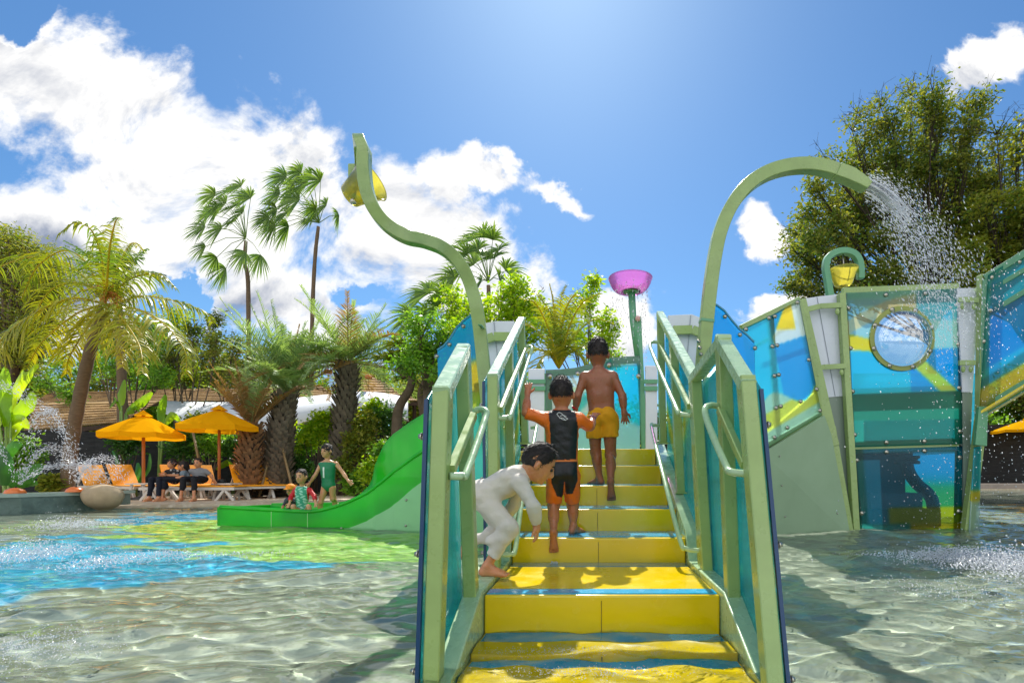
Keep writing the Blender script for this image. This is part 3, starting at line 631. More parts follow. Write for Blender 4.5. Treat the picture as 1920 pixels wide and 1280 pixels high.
# white angular corners with brackets and green corner posts
GW = mat('grey lower panel', '#7d8c80', .4)
def corner(posts, white, grey, br, seam, D):
    for pi_, (a, b, w) in enumerate(posts):
        m_ = MB(); m_.beam(P(*b, D+.012*pi_), P(*a, D+.012*pi_), w-.003*pi_, .09, up=(0, 1, 0)); m_.build('corner_post', [GREEN], tw, bevel=.006)
    m_ = MB(); m_.plate([P(x, y, D+.09) for x, y in white], .03); m_.build('white_corner', [WHITE], tw)
    m_ = MB(); m_.plate([P(x, y, D+.10) for x, y in grey], .03); m_.build('lower_corner', [GW], tw)
    if seam: m_ = MB(); m_.beam(P(*seam[0], D+.07), P(*seam[1], D+.07), .007, .004, up=(0, 1, 0)); m_.build('fold_line', [MATS['seam grey']], tw)
    for l in br:
        m_ = MB()
        for i in range(len(l)-1): m_.beam(P(*l[i], D-.02), P(*l[i+1], D-.02), .03, .065)
        for e in (l[0], l[-1]): m_.ball(P(e[0]+(8 if e is l[0] else -8), e[1]+12, D-.03), (.03, .02, .045), 8)
        m_.build('bracket', [GREEN], tw)
corner([((1500, 563), (1562, 836), .13), ((1556, 800), (1590, 1000), .12), ((1577, 551), (1604, 1000), .09)], [(1503, 561), (1536, 556), (1575, 552), (1590, 742), (1546, 745)], [(1546, 745), (1590, 742), (1606, 1000), (1592, 1000)],
       [[(1506, 582), (1538, 574), (1578, 572)], [(1525, 692), (1545, 688), (1586, 686)]], [(1532, 557), (1566, 742)], 6.55)
corner([((1844, 516), (1840, 780), .12), ((1841, 770), (1812, 1000), .12)], [(1793, 541), (1833, 541), (1828, 640), (1822, 735), (1803, 735)], [(1803, 735), (1822, 735), (1812, 1000), (1806, 1000)],
       [[(1796, 562), (1816, 562), (1834, 563)], [(1798, 680), (1812, 680), (1828, 680)]], None, 6.55)
m_ = MB(); m_.plate([P(1833, 762, 6.45), P(1850, 762, 6.45), P(1848, 836, 6.45), P(1826, 834, 6.45)], .05); m_.build('corner_box', [GREEN2], tw, bevel=.005)
panel('strip_sheet', [P(1826, 838, 6.5), P(1840, 836, 6.5)], [P(1816, 1000, 6.5), P(1836, 1000, 6.5)], lambda u, v: AQ if v > .5 else (YELC if v > .38 else CLR), tw, nu=6, nv=40)

# sloped stair flight of the tower, left of it
fl = root('tower_stair_flight', P(1500, 888, 6.2), 'sloped flight behind blue and yellow sheets over a pale green base wall', 'stair flight')
D1, D2 = 5.9, 6.5
def F(x, y): return P(x, y, D1+(D2-D1)*(x-1391)/150)
def cf_fl(u, v):
    if v > .80-.1*u and u > .45 and (v-.8)*2+.25 < (u-.45)*1.3+.3: return YELC if v > .88-.25*(u-.5) and u < .85 else CLR
    if v < .30+.1*math.sin(u*6): return YGR if .12 < v < .26 else (.4, .7, .55)
    return AQ if u < .45 else BLU
panel('side_sheet', [F(1391, 617), F(1448, 590), F(1498, 562)], [F(1432, 843), F(1541, 778)], cf_fl, fl, nv=90, nu=90)
for a, b, w in (((1391, 613), (1500, 560), .07), ((1446, 590), (1461, 822), .07), ((1432, 838), (1541, 775), .06), ((1500, 566), (1541, 775), .06)):
    m_ = MB(); m_.beam(F(*a)+Vector((0, .03, 0)), F(*b)+Vector((0, .03, 0)), .05, w); m_.build('frame_bar', [GREEN], fl, bevel=.005)
m_ = MB(); m_.beam(P(1425, 835, 6.6), P(1530, 745, 7.0), .08, .16); m_.build('stringer', [GREEN2], fl)
m_ = MB(); m_.tube([P(1416, 650, 6.3), P(1492, 604, 6.8)], .025, 8); m_.build('handrail', [GREEN], fl, smooth=True)
bolts(fl, [F(x, y)+Vector((0, -.02, 0)) for x, y in ((1398, 618), (1441, 597), (1452, 594), (1494, 568), (1447, 650), (1456, 648), (1515, 675), (1530, 730), (1451, 705), (1459, 703), (1454, 765), (1463, 762), (1536, 770), (1451, 820), (1475, 802), (1500, 753))], .018)
m_ = MB(); m_.plate([P(1428, 849, 6.05), P(1543, 779, 6.45), P(1556, 815, 6.48), P(1592, 1005, 6.5), P(1420, 1012, 6.05)], .05); bw_ = m_.build('base_wall', [mat('base wall green', '#8aa583', .55, var=.1, vscale=2)], fl)
bolts(fl, [P(x, y, 6.1) for x, y in ((1462, 855), (1466, 910), (1472, 968), (1440, 920), (1570, 962))], .008)

# upward sloping blue bridge on the far right
br = root('blue_bridge_panel', P(1860, 888, 6.3), 'inclined blue and teal bridge side rising right of the porthole tower', 'bridge panel')
def G(x, y): return P(x, y, 6.45-(x-1850)*.004)
def cf_br(u, v):
    if v < .17: return (.75, .62, .05)
    if v < .24+.02*u: return (.03, .35, .4)
    if u < .05 or v > .93: return (.05, .6, .5)
    return BLU if (v > .3 and v < .72) else AQ
panel('bridge_sheet', [G(1852, 516), G(1920, 474), G(2060, 390)], [G(1836, 772), G(1920, 722), G(2060, 640)], cf_br, br, nv=70, nu=60)
for a, b, w in (((1854, 518), (2060, 392), .09), ((1853, 548), (2060, 425), .06), ((1853, 590), (2060, 465), .07), ((1838, 775), (2060, 642), .12), ((1848, 700), (1856, 520), .07)):
    m_ = MB(); m_.beam(G(*a)+Vector((0, .06, 0)), G(*b)+Vector((0, .06, 0)), .05, w); m_.build('frame_bar', [GREEN2], br, bevel=.005)
m_ = MB(); m_.beam(G(1850, 777)+Vector((0, .1, 0)), G(2060, 650)+Vector((0, .1, 0)), .3, .03); m_.build('bridge_floor', [YELF], br)
m_ = MB(); m_.beam(Vector((5.75, 5.7, -.2)), Vector((5.75, 5.7, 2.2)), .1, .1, up=(0, 1, 0)); m_.build('support', [GREEN], br)
bolts(br, [G(x, y) for x, y in ((1861, 520), (1913, 491), (1858, 582), (1846, 640), (1915, 512), (1845, 765))], .02)

# ------------------------------------------------------------------ green slide
SLG = bpy.data.materials.new('slide green'); SLG.use_nodes = True; N = NT(SLG.node_tree)
t = N.n('ShaderNodeTexCoord').outputs['Object']
bc = N.mix(N.rng(N.noise(t, 2.2, 4), .3, .7), C('#0a9414'), C('#27ba26'))
p = N.n('ShaderNodeBsdfPrincipled', None, Base_Color=bc, Roughness=.25); p.inputs['Coat Weight'].default_value = .4
tl = N.n('ShaderNodeBsdfTranslucent', None, Color=C('#3fdf2a'))
N.n('ShaderNodeOutputMaterial', None, Surface=N.n('ShaderNodeMixShader', None, i0=.42, i1=p.outputs[0], i2=tl.outputs[0]).outputs[0])
sl = root('water_slide', P(600, 888, 7.3), 'bright green water slide curving down to a long flat run-out in the pool', 'water slide')
# stations: px, near-top y, near-bottom y, far-top y, near distance, far distance
st = [(412, 950, 986, 945.5, 6.95, 8.1), (450, 952.5, 988.5, 945, 6.95, 8.15), (509, 955.5, 992, 944.5, 6.9, 8.15), (577, 959.5, 994, 944, 6.85, 8.1), (605, 956, 994, 943, 6.8, 8.0), (633, 948, 994.5, 940, 6.75, 7.95), (660, 938, 988, 930, 6.7, 7.9), (689, 923, 976, 912, 6.65, 7.85),
      (701, 915, 969, 900, 6.62, 7.8), (706, 911, 966, 874, 6.6, 7.8), (723, 897, 957, 833, 6.55, 7.75), (740, 883, 947, 816, 6.5, 7.7), (774, 858, 916, 791, 6.4, 7.6), (813, 833, 888, 768, 6.3, 7.5), (850, 812, 868, 748, 6.1, 7.3), (890, 800, 855, 738, 5.9, 7.1), (935, 795, 850, 735, 5.7, 6.9)]
def smooth_st(st, n=4):
    a = np.array(st, float); out = []
    for i in range(len(a)-1):
        for k in range(n): out.append(a[i]*(1-k/n)+a[i+1]*k/n)
    out.append(a[-1]); b = np.array(out)
    for _ in range(2):
        c = b.copy(); c[1:-1, 1:] = (b[:-2, 1:]+b[1:-1, 1:]*2+b[2:, 1:])/4; b = c
    return b
S = smooth_st(st); rows = []
for px, yt, yb, yf, dn, df in S:
    nt_ = P(px, yt, dn); nb = P(px, yb, dn); ft = P(1106+(px-1106)*dn/df*1.0 if px < 700 else px, yf, df)
    ft = Vector((nt_.x+(.0 if px < 700 else .18), df, P(px, yf, df).z))
    ft.x = (px-1106)/933*df if px >= 700 else nt_.x+(px-412)/288*((700-1106)/933*(7.8)-(700-1106)/933*6.62)
    zf = max(nb.z+.09, .05) if px < 690 else nb.z+.12
    w = .035
    rows.append([nb, nt_, nt_+Vector((0, w, 0)), Vector((nt_.x, dn+.10, zf+.06)), Vector((nt_.x, dn+.26, zf)), Vector(((nt_.x+ft.x)/2, (dn+df)/2, zf-.02)), Vector((ft.x, df-.28, zf+.02)), Vector((ft.x, df-.07, zf+.10)), ft-Vector((0, w, 0)), ft, Vector((ft.x, df, nb.z))])
vs = [v for r_ in rows for v in r_]; k = len(rows[0]); fs = [(i*k+j, (i+1)*k+j, (i+1)*k+j+1, i*k+j+1) for i in range(len(rows)-1) for j in range(k-1)]
fs += [(0, 1, 2, 3, 4, 5, 6, 7, 8, 9, 10), tuple((len(rows)-1)*k+j for j in range(k))[::-1]]
m_ = MB(); m_.add(vs, fs); tr_ = m_.build('slide_trough', [SLG], sl, smooth=True, auto=38)
# end wall and joint lines
for j_, nm_ in ((1, .028), (9, .024)):
    m_ = MB(); m_.tube([r_[j_]+Vector((0, .012 if j_ == 1 else -.012, 0)) for r_ in rows], nm_, 8); m_.build('rolled_lip', [SLG], sl, smooth=True)
m_ = MB(); e = rows[0]; m_.plate([e[0]-Vector((.02, 0, .05)), e[1]-Vector((.02, 0, 0)), e[9]-Vector((.02, 0, 0)), e[10]-Vector((.02, 0, .05))], .04); m_.build('end_wall', [SLG], sl, bevel=.008)
m_ = MB()
for px in (509, 572): 
    i = int(np.argmin(abs(S[:, 0]-px))); a, b = rows[i][0], rows[i][1]; m_.beam(a-Vector((0, .004, 0)), b-Vector((0, .004, -.002)), .007, .006, up=(0, 1, 0))
m_.build('joint_line', [mat('joint pale', '#9fd68c', .4)], sl)
m_ = MB(); i0 = int(np.argmin(abs(S[:, 0]-644))); low = [r_[0]-Vector((0, -.03, 0)) for r_ in rows[i0:]]
m_.add([v for v in low]+[Vector((v.x, v.y, -.12)) for v in low], [(i, i+1, len(low)+i+1, len(low)+i) for i in range(len(low)-1)])
o = m_.build('skirt_wall', [mat('slide skirt green', '#86c08a', .5, var=.06, vscale=2)], sl); md = o.modifiers.new('s', 'SOLIDIFY'); md.thickness = .03
bolts(sl, [P(762, 937, 6.35), P(761, 985, 6.35), P(640, 990, 6.7)], .012)

# ------------------------------------------------------------------ planter wall with jets, boulder
SLATE = mat('wet slate tiles', '#6f8279', .3, var=.35, vscale=2.5, col2='#45564f', coat=.2)
pwl = root('planter_wall', P(90, 960, 9.4), 'low curved wall of wet grey-green stone at the pool edge, far left', 'wall')
tops = [(-11.6, 8.2), (-11.0, 8.9), (-10.5, 9.6), (-10.05, 10.1)]
tops = [(P(-160, 0, 8.2).x, 8.2), (P(-60, 0, 8.6).x, 8.6), (P(40, 0, 9.1).x, 9.1), (P(110, 0, 9.6).x, 9.6), (P(177, 0, 10.1).x, 10.1)]
m_ = MB(); n = len(tops); vs = []
for x, y in tops: vs += [(x, y, -.2), (x, y, .30), (x-.1, y+.9, .30), (x-.1, y+.9, -.2)]
fs = [(i*4+j, (i+1)*4+j, (i+1)*4+(j+1) % 4, i*4+(j+1) % 4) for i in range(n-1) for j in range(4)]+[(3, 2, 1, 0), tuple((n-1)*4+j for j in range(4))]
m_.add(vs, fs); m_.build('wall_body', [SLATE], pwl)
m_ = MB(); vs = []
for i, (x, y) in enumerate(tops):
    e = .02 if i == n-1 else 0
    vs += [(x+e, y-.05, .303), (x+e, y-.05, .37), (x-.1+e, y+1.0, .37), (x-.1+e, y+1.0, .303)]
m_.add(vs, fs); m_.build('coping', [mat('coping stone', '#a9b8ab', .3, var=.2, vscale=3, coat=.2)], pwl)
ORG = mat('orange nozzle', '#e0701c', .35, coat=.4)
for px, py, lab in ((28, 917, 'orange dome water jet nozzle nearest the left edge of the wall'), (141, 912, 'orange dome water jet nozzle near the boulder end of the wall')):
    d = 9.2 if px < 100 else 9.85; c = P(px, py, d); c.z = .372
    nz_ = root('jet_nozzle', c, lab, 'water jet', 'orange water jets on the wall')
    m_ = MB(); m_.lathe(c, [(.145, 0), (.145, .02), (.125, .06), (.07, .095), (.001, .105)], 20); m_.build('dome', [ORG], nz_, smooth=True)
    m_ = MB(); m_.tube([c+Vector((.02, 0, .09)), c+Vector((.03, -.01, .12))], .015, 8); m_.build('tip', [BLK], nz_)
def rock(name, c, r, seed, m, label, sq=(1, 1, 1), parent=None):
    g = np.random.default_rng(seed); u = np.linspace(0, 2*np.pi, 28, endpoint=False); v = np.linspace(.02, np.pi-.02, 16)
    UU, VV = np.meshgrid(u, v); x = np.sin(VV)*np.cos(UU); y = np.sin(VV)*np.sin(UU); z = np.cos(VV); h = np.ones_like(x)
    for k in range(6): a = g.normal(size=3); a /= np.linalg.norm(a); h += .07/(1+k*.3)*np.sin((x*a[0]+y*a[1]+z*a[2])*(2+k)+g.uniform(0, 6))
    vsn = np.stack([x*h*r*sq[0]+c[0], y*h*r*sq[1]+c[1], z*h*r*sq[2]+c[2]], -1).reshape(-1, 3); fs = [(i*28+j, (i+1)*28+j, (i+1)*28+(j+1) % 28, i*28+(j+1) % 28) for i in range(15) for j in range(28)]
    o = from_np(name, vsn, fs, m, smooth=True); tag(o, label, 'rock'); return o
rock('boulder', P(190, 931, 9.95), .40, 5, mat('boulder stone', '#b39d7c', .8, var=.3, vscale=3, bump=.4), 'rounded tan boulder against the end of the planter wall', (1, .7, .60))
# ------------------------------------------------------------------ vegetation builders
BARK = mat('grey brown bark', '#6b5a48', .9, var=.4, vscale=5, bump=.6, bscale=18)
BARKD = mat('dark bark', '#41362b', .9, var=.35, vscale=6, bump=.6, bscale=20)
PALMB = mat('ringed palm bark', '#75604a', .9, var=.4, vscale=9, bump=.7, bscale=14, stretch=(1, 1, 5))
def unit(a): return a/np.maximum(np.linalg.norm(a, axis=-1, keepdims=True), 1e-9)
def leaf_arrays(c, d, n, L, Wd, fold=.25, droop=.15):
    """rhombic leaves: c base points, d directions, n normals, L lengths, Wd widths -> verts, faces (two quads meeting on the midrib)"""
    d = unit(d); s = unit(np.cross(d, n)); u = unit(np.cross(s, d)); L = L[:, None]; w = Wd[:, None]/2
    tip = c+d*L-u*L*droop; mid = c+d*L*.5
    a = mid+s*w+u*w*fold; b = mid-s*w+u*w*fold
    V_ = np.stack([c, a, tip, b], 1).reshape(-1, 3); k = np.arange(len(c))*4
    return V_, np.stack([k, k+1, k+2, k+3], 1)
def scatter_leaves(name, cen, spread, n_each, L, Wd, m, parent, up=.5, colr=None, seed=0):
    g = np.random.default_rng(seed); cen = np.asarray(cen, float); N_ = len(cen)*n_each
    c = np.repeat(cen, n_each, 0)+g.normal(size=(N_, 3))*spread
    d = g.normal(size=(N_, 3)); d[:, 2] *= .6; n = g.normal(size=(N_, 3))*.8; n[:, 2] += up
    l = L*g.uniform(.6, 1.3, N_); w = Wd*g.uniform(.7, 1.2, N_)
    V_, F_ = leaf_arrays(c, d, n, l, w)
    col = np.repeat(g.uniform(0, 1, N_), 4)[:, None]
    return from_np(name, V_, F_, m, parent, colors=np.repeat(col, 3, 1))
def bez(a, b, bend, n=5, g=None):
    a, b = Vector(a), Vector(b); mid = (a+b)/2+bend; return [a*(1-t)**2+mid*2*t*(1-t)+b*t*t for t in [i/(n-1) for i in range(n)]]
def tree(label, base, fork, clusters, m, bark=BARK, tr=.2, leafL=.16, leafW=.07, per=26, twigs=26, bare=0, seed=1, cat='tree', group=None, name='leafy_tree', spread=.16, up=.5, lean=(0, 0, 0), flat=.8, airy=None):
    """clusters: [(centre, radius)]; limbs run fork -> cluster centre -> twigs, leaves sit in tufts at twig ends so sky shows between them"""
    r_ = random.Random(seed); g = np.random.default_rng(seed); base = Vector(base); fork = Vector(fork)
    o = root(name, base, label, cat, group)
    m_ = MB(); m_.tube(catmull([base-Vector((0, 0, .1)), base.lerp(fork, .5)+Vector(lean), fork], 5), [tr*(1.15-.45*i/10) for i in range(11)], 9)
    m_.build('trunk', [bark], o, smooth=True)
    m_ = MB(); tufts = []
    for c, rad in clusters:
        c = Vector(c); st_ = base.lerp(fork, r_.uniform(.7, 1)); L = (c-st_).length
        pts = bez(st_, c, Vector((r_.uniform(-.1, .1)*L, r_.uniform(-.1, .1)*L, -.10*L)), 6)
        r0 = tr*.42*min(1, rad/.9+.3); m_.tube(pts, [r0*(1-.75*i/5) for i in range(6)], 6, caps=False)
        thin_ = airy is not None and c.z > airy
        for _ in range(twigs if not thin_ else twigs//3):
            v = Vector(g.normal(size=3)); v.normalize(); v.z = v.z*flat+.1; e = c+v*rad*r_.uniform(.55, 1.08)
            s_ = pts[r_.choice((3, 4, 5))]; q = bez(s_, e, Vector((0, 0, .12*rad)), 4); m_.tube(q, [r0*.22, r0*.16, r0*.12, .004], 4, caps=False)
            tufts.append(tuple(e)); tufts.append(tuple(q[2]))
        for _ in range(bare if not thin_ else bare+5):
            v = Vector(g.normal(size=3)); v.normalize(); v.z = abs(v.z)+.4; v.normalize(); e = c+v*rad*r_.uniform(1.2, 1.75); q = bez(c, e, Vector(g.normal(size=3))*.1*rad, 5)
            m_.tube(q, [r0*.3, r0*.22, r0*.16, r0*.1, .006], 4, caps=False)
            for w in range(3):
                s_ = q[r_.choice((2, 3))]; m_.tube([s_, s_.lerp(e, .5)+Vector(g.normal(size=3))*.12*rad, e+Vector(g.normal(size=3))*.28*rad], [r0*.12, r0*.09, .004], 3, caps=False)
    m_.build('limbs', [bark], o, smooth=True)
    scatter_leaves('crown', tufts, spread, per, leafL, leafW, m, o, up=up, seed=seed)
    return o
def strips(segs, w0, w1, n_along=3):
    """segs: array (N, k, 3) of centre lines, side vectors (N, 3) -> ribbon quads"""
    pass
def ribbon(name_pts, side, widths):
    """centre lines (N,k,3), side (N,3), widths (k,) or (N,k) -> verts, faces"""
    Cn = name_pts; N_, k, _ = Cn.shape; w = np.broadcast_to(widths, (N_, k))[..., None]/2; s = side[:, None, :]
    V_ = np.stack([Cn-s*w, Cn+s*w], 2).reshape(-1, 3); b = (np.arange(N_)*2*k)[:, None]; j = np.arange(k-1)[None]*2
    q = (b+j).reshape(-1); return V_, np.stack([q, q+1, q+3, q+2], 1)
def frond(pts, ll, m, parent, seed, nl=46, hang=.55, wl=.035, stem=.02, vee=.35, fwd=.5, stem_mat=None, t0=.12, yel=0.0):
    """pinnate frond along a rachis through pts"""
    g = np.random.default_rng(seed); q = catmull(pts, 6); A = np.array([tuple(v) for v in q]); L = np.concatenate([[0], np.cumsum(np.linalg.norm(np.diff(A, axis=0), axis=1))]); T = L/L[-1]
    t = np.repeat(np.linspace(t0, .995, nl), 2); sgn = np.tile([1, -1], nl)
    c = np.stack([np.interp(t, T, A[:, k]) for k in range(3)], 1); tang = unit(np.stack([np.interp(np.minimum(t+.03, 1), T, A[:, k])-np.interp(t-.03, T, A[:, k]) for k in range(3)], 1))
    up = np.array([0, 0, 1.0]); side = unit(np.cross(tang, up)+1e-4)*sgn[:, None]; nn = unit(np.cross(side, tang)*sgn[:, None])
    d = unit(side+nn*vee+tang*fwd+g.normal(size=c.shape)*.13)
    l = ll*np.sin(np.clip(t*1.05+.12, 0, 1)*np.pi)**.55*g.uniform(.8, 1.1, len(t)); l = np.maximum(l, ll*.18)
    s = np.linspace(0, 1, 4); hg = hang*g.uniform(.7, 1.3, len(t))
    Cn = c[:, None]+d[:, None]*(l[:, None]*s)[..., None]*(1-.25*hg[:, None]*s)[..., None]+np.array([0, 0, -1.0])*(l[:, None]*hg[:, None]*s**1.8)[..., None]
    sd = unit(np.cross(d, nn)+g.normal(size=d.shape)*.35)
    V_, F_ = ribbon(Cn, sd, np.array([wl*.6, wl, wl*.8, wl*.08]))
    nst = len(V_); m_ = MB(); m_.tube(q, [stem*(1-.8*i/len(q)) for i in range(len(q))], 5, mi=0, caps=False)
    Vs = np.array(m_.v); Fs = np.array(m_.f)+nst
    cr = np.repeat(np.clip(g.uniform(0, .4, len(t))+yel*g.uniform(.4, 1.3), 0, 1), 8); col = np.concatenate([cr, np.full(len(Vs), .95)])[:, None]
    return from_np('frond', np.concatenate([V_, Vs]), np.concatenate([F_, Fs]), [m, stem_mat or m], parent, colors=np.repeat(col, 3, 1), fm=np.concatenate([np.zeros(len(F_), int), np.ones(len(Fs), int)]))
def fan_leaf(crown, hub, size, m, parent, seed, wind=(-.5, 0, -.1), arc=88, nseg=30):
    g = np.random.default_rng(seed); crown = np.array(crown); hub = np.array(hub); out = unit((hub-crown)[None])[0]*.8+np.array(wind); out = out/np.linalg.norm(out)
    s0 = np.cross(out, [g.normal()*.3, 1, g.normal()*.3]); s0 = s0/np.linalg.norm(s0)
    a = np.radians(np.linspace(-arc, arc, nseg))*.85; d = np.cos(a)[:, None]*out+np.sin(a)[:, None]*s0+g.normal(size=(nseg, 3))*.05
    nrm = np.cross(out, s0); l = size*(.75+.25*np.cos(a))*g.uniform(.85, 1.1, nseg); s = np.linspace(0, 1, 5)
    Cn = hub+d[:, None]*(l[:, None]*s)[..., None]+np.array([-.12, 0, -1.0])*(l[:, None]*.50*s**2.0)[..., None]+(nrm*(np.abs(np.sin(a))[:, None]*.18))[:, None]*(l[:, None]*s)[..., None]
    sd = unit(np.cross(d, nrm+g.normal(size=(nseg, 3))*.25)); w = size*.062
    V_, F_ = ribbon(Cn, sd, np.array([w*.2, w*.8, w, w*.6, w*.04]))
    m_ = MB(); mid = (Vector(crown)+Vector(hub))/2+Vector((0, 0, .12*(Vector(hub)-Vector(crown)).length)); m_.tube([Vector(crown), mid, Vector(hub)], [.022, .016, .012], 5, caps=False)
    Vs = np.array(m_.v); Fs = np.array(m_.f)+len(V_); col = np.concatenate([np.repeat(g.uniform(0, 1, nseg), 10), np.full(len(Vs), .9)])[:, None]
    return from_np('fan_leaf', np.concatenate([V_, Vs]), np.concatenate([F_, Fs]), m, parent, colors=np.repeat(col, 3, 1))
def palm_root(label, base, pts, r0, r1, group='palm trees around the pool', cat='palm tree', name='palm_tree', bark=PALMB, scales=0, smat=None, rings=True):
    o = root(name, base, label, cat, group); q = catmull(pts, 6); m_ = MB(); n = len(q)
    m_.tube(q, [(r0+(r1-r0)*i/(n-1))*(1+.05*math.sin(i*2.1))+(.35*r0*max(0, 1-i/3)) for i in range(n)], 12); m_.build('trunk', [bark], o, smooth=True)
    if scales:
        A = np.array([tuple(v) for v in q]); g = np.random.default_rng(len(label)); i = np.arange(scales); t = i/scales; c = np.stack([np.interp(t, np.linspace(0, 1, n), A[:, k]) for k in range(3)], 1)
        a = i*2.39996; rd = r0+(r1-r0)*t; out = np.stack([np.cos(a), np.sin(a), np.zeros_like(a)], 1); sd = np.stack([-np.sin(a), np.cos(a), np.zeros_like(a)], 1)
        w = r0*.26; h = r0*.8; p0 = c+out*rd[:, None]*.9
        V_ = np.stack([p0-sd*w, p0+sd*w, p0+sd*w*.5+out*(rd*.62)[:, None]+[0, 0, h], p0-sd*w*.5+out*(rd*.62)[:, None]+[0, 0, h], p0+out*(rd*.30)[:, None]+[0, 0, h*.2]], 1).reshape(-1, 3)
        b = i*5; F_ = np.stack([b, b+1, b+2, b+3], 1)
        V_ += g.normal(size=V_.shape)*.02
        from_np('leaf_bases', V_, F_, smat or bark, o)
    return o
def sweep_pts(c, az, el, L, droop, n=5):
    c = Vector(c); h = Vector((math.cos(az), math.sin(az), 0)); out = []
    for i in range(n):
        t = i/(n-1); out.append(c+h*(L*t*math.cos(el)*(1-.12*t*t))+Vector((0, 0, L*(t*math.sin(el)-droop*t*t))))
    return out

COCO = leafmat('coconut leaf', '#5a852e', '#c9b21c', trans=.42, rough=.35)
FAN = leafmat('fan palm leaf', '#3f6a2c', '#86a045', trans=.42, rough=.4)
DATE = leafmat('date palm leaf', '#6f9560', '#b3c288', trans=.5, rough=.45)
DRY = leafmat('dry palm leaf', '#8a6a44', '#b7975f', trans=.35, rough=.7)
LIME = leafmat('lime leaf', '#5d9a18', '#c2d12c', trans=.55)
MIDG = leafmat('mid green leaf', '#467e28', '#94bf3e', trans=.5)
OLIV = leafmat('olive leaf', '#3c6a2c', '#979442', trans=.5, rough=.5, gloss=.3)
GOLD = leafmat('golden leaf', '#4f7630', '#a8a23c', trans=.5, rough=.5, gloss=.3)
DARKL = leafmat('dark leaf', '#2a5226', '#5b8a38', trans=.45)
G0 = .09
def gnd(px, d): p = P(px, 888, d); p.z = G0; return p
def cl(l, d, s=1.0, dj=.06, seed=1):
    r_ = random.Random(seed); out = []
    for px, py, rp in l:
        dd = d*(1+r_.uniform(-dj, dj)); out.append((P(px, py, dd), rp/933*dd*s))
    return out

# coconut palm, left foreground
d = 13.2; o = palm_root('leaning coconut palm with yellow-green fronds, rising behind the planter wall', gnd(122, d), [gnd(122, d)]+[P(x, y, d) for x, y in ((129, 880), (136, 820), (150, 742), (168, 662), (188, 597), (196, 575))], .165, .105)
cc = (196, 572)
for i, (l, ll, y) in enumerate([([(185, 540), (160, 490), (120, 470), (70, 500), (40, 560)], 1.0, 0), ([(180, 545), (140, 505), (70, 480), (-10, 505), (-60, 545)], 1.0, 0), ([(178, 565), (130, 560), (60, 590), (0, 640), (-20, 700)], 1.0, .3),
        ([(180, 575), (140, 590), (80, 640), (50, 690)], .9, .45), ([(190, 585), (160, 620), (130, 670), (125, 700)], .8, .5), ([(200, 585), (210, 615), (222, 650), (232, 690)], .8, .5), ([(215, 568), (270, 555), (330, 565), (385, 585), (400, 605)], .95, 0),
        ([(215, 575), (260, 580), (310, 610), (345, 655), (350, 700)], .95, .3), ([(195, 540), (190, 480), (170, 430), (140, 418), (110, 440)], .9, 0), ([(205, 545), (225, 490), (250, 455), (268, 470)], .8, 0), ([(200, 540), (205, 470), (215, 420), (222, 408)], .7, 0), ([(205, 555), (250, 520), (300, 515), (330, 540)], .8, 0), ([(188, 550), (150, 530), (100, 540), (70, 580), (60, 620)], .9, .2), ([(210, 578), (235, 605), (262, 650), (268, 700)], .8, .4)]):
    pts = [P(*cc, d)]+[P(x, y_, d+(.5+.5*k)*math.sin(i*2.3)) for k, (x, y_) in enumerate(l)]
    frond(pts, ll*1.12, COCO, o, 100+i, nl=50, hang=.85, wl=.042, stem=.035, yel=y*.7)
m_ = MB(); r_ = random.Random(3)
for k in range(40): a = P(204, 556, d-.2); m_.tube([a+Vector((r_.gauss(0, .05), 0, .1)), a+Vector((r_.gauss(.05, .12), r_.gauss(0, .1), r_.gauss(.1, .1))), a+Vector((r_.gauss(.1, .18), r_.gauss(0, .15), r_.gauss(-.05, .15)))], [.012, .01, .006], 3)
m_.build('flower_stalks', [mat('orange stalks', '#c07a30', .6)], o)
# palm behind it
d = 18; o = palm_root('smaller palm with upright fronds behind the leaning coconut palm', gnd(232, d), [gnd(232, d), P(228, 700, d), P(218, 520, d)], .17, .11)
for i in range(13):
    a = i*2.4; frond(sweep_pts(P(218, 520, d), a, R(random.uniform(35, 80)), 2.0, random.uniform(.2, .5)), .55, FAN, o, 200+i, nl=34, hang=.5, wl=.05)
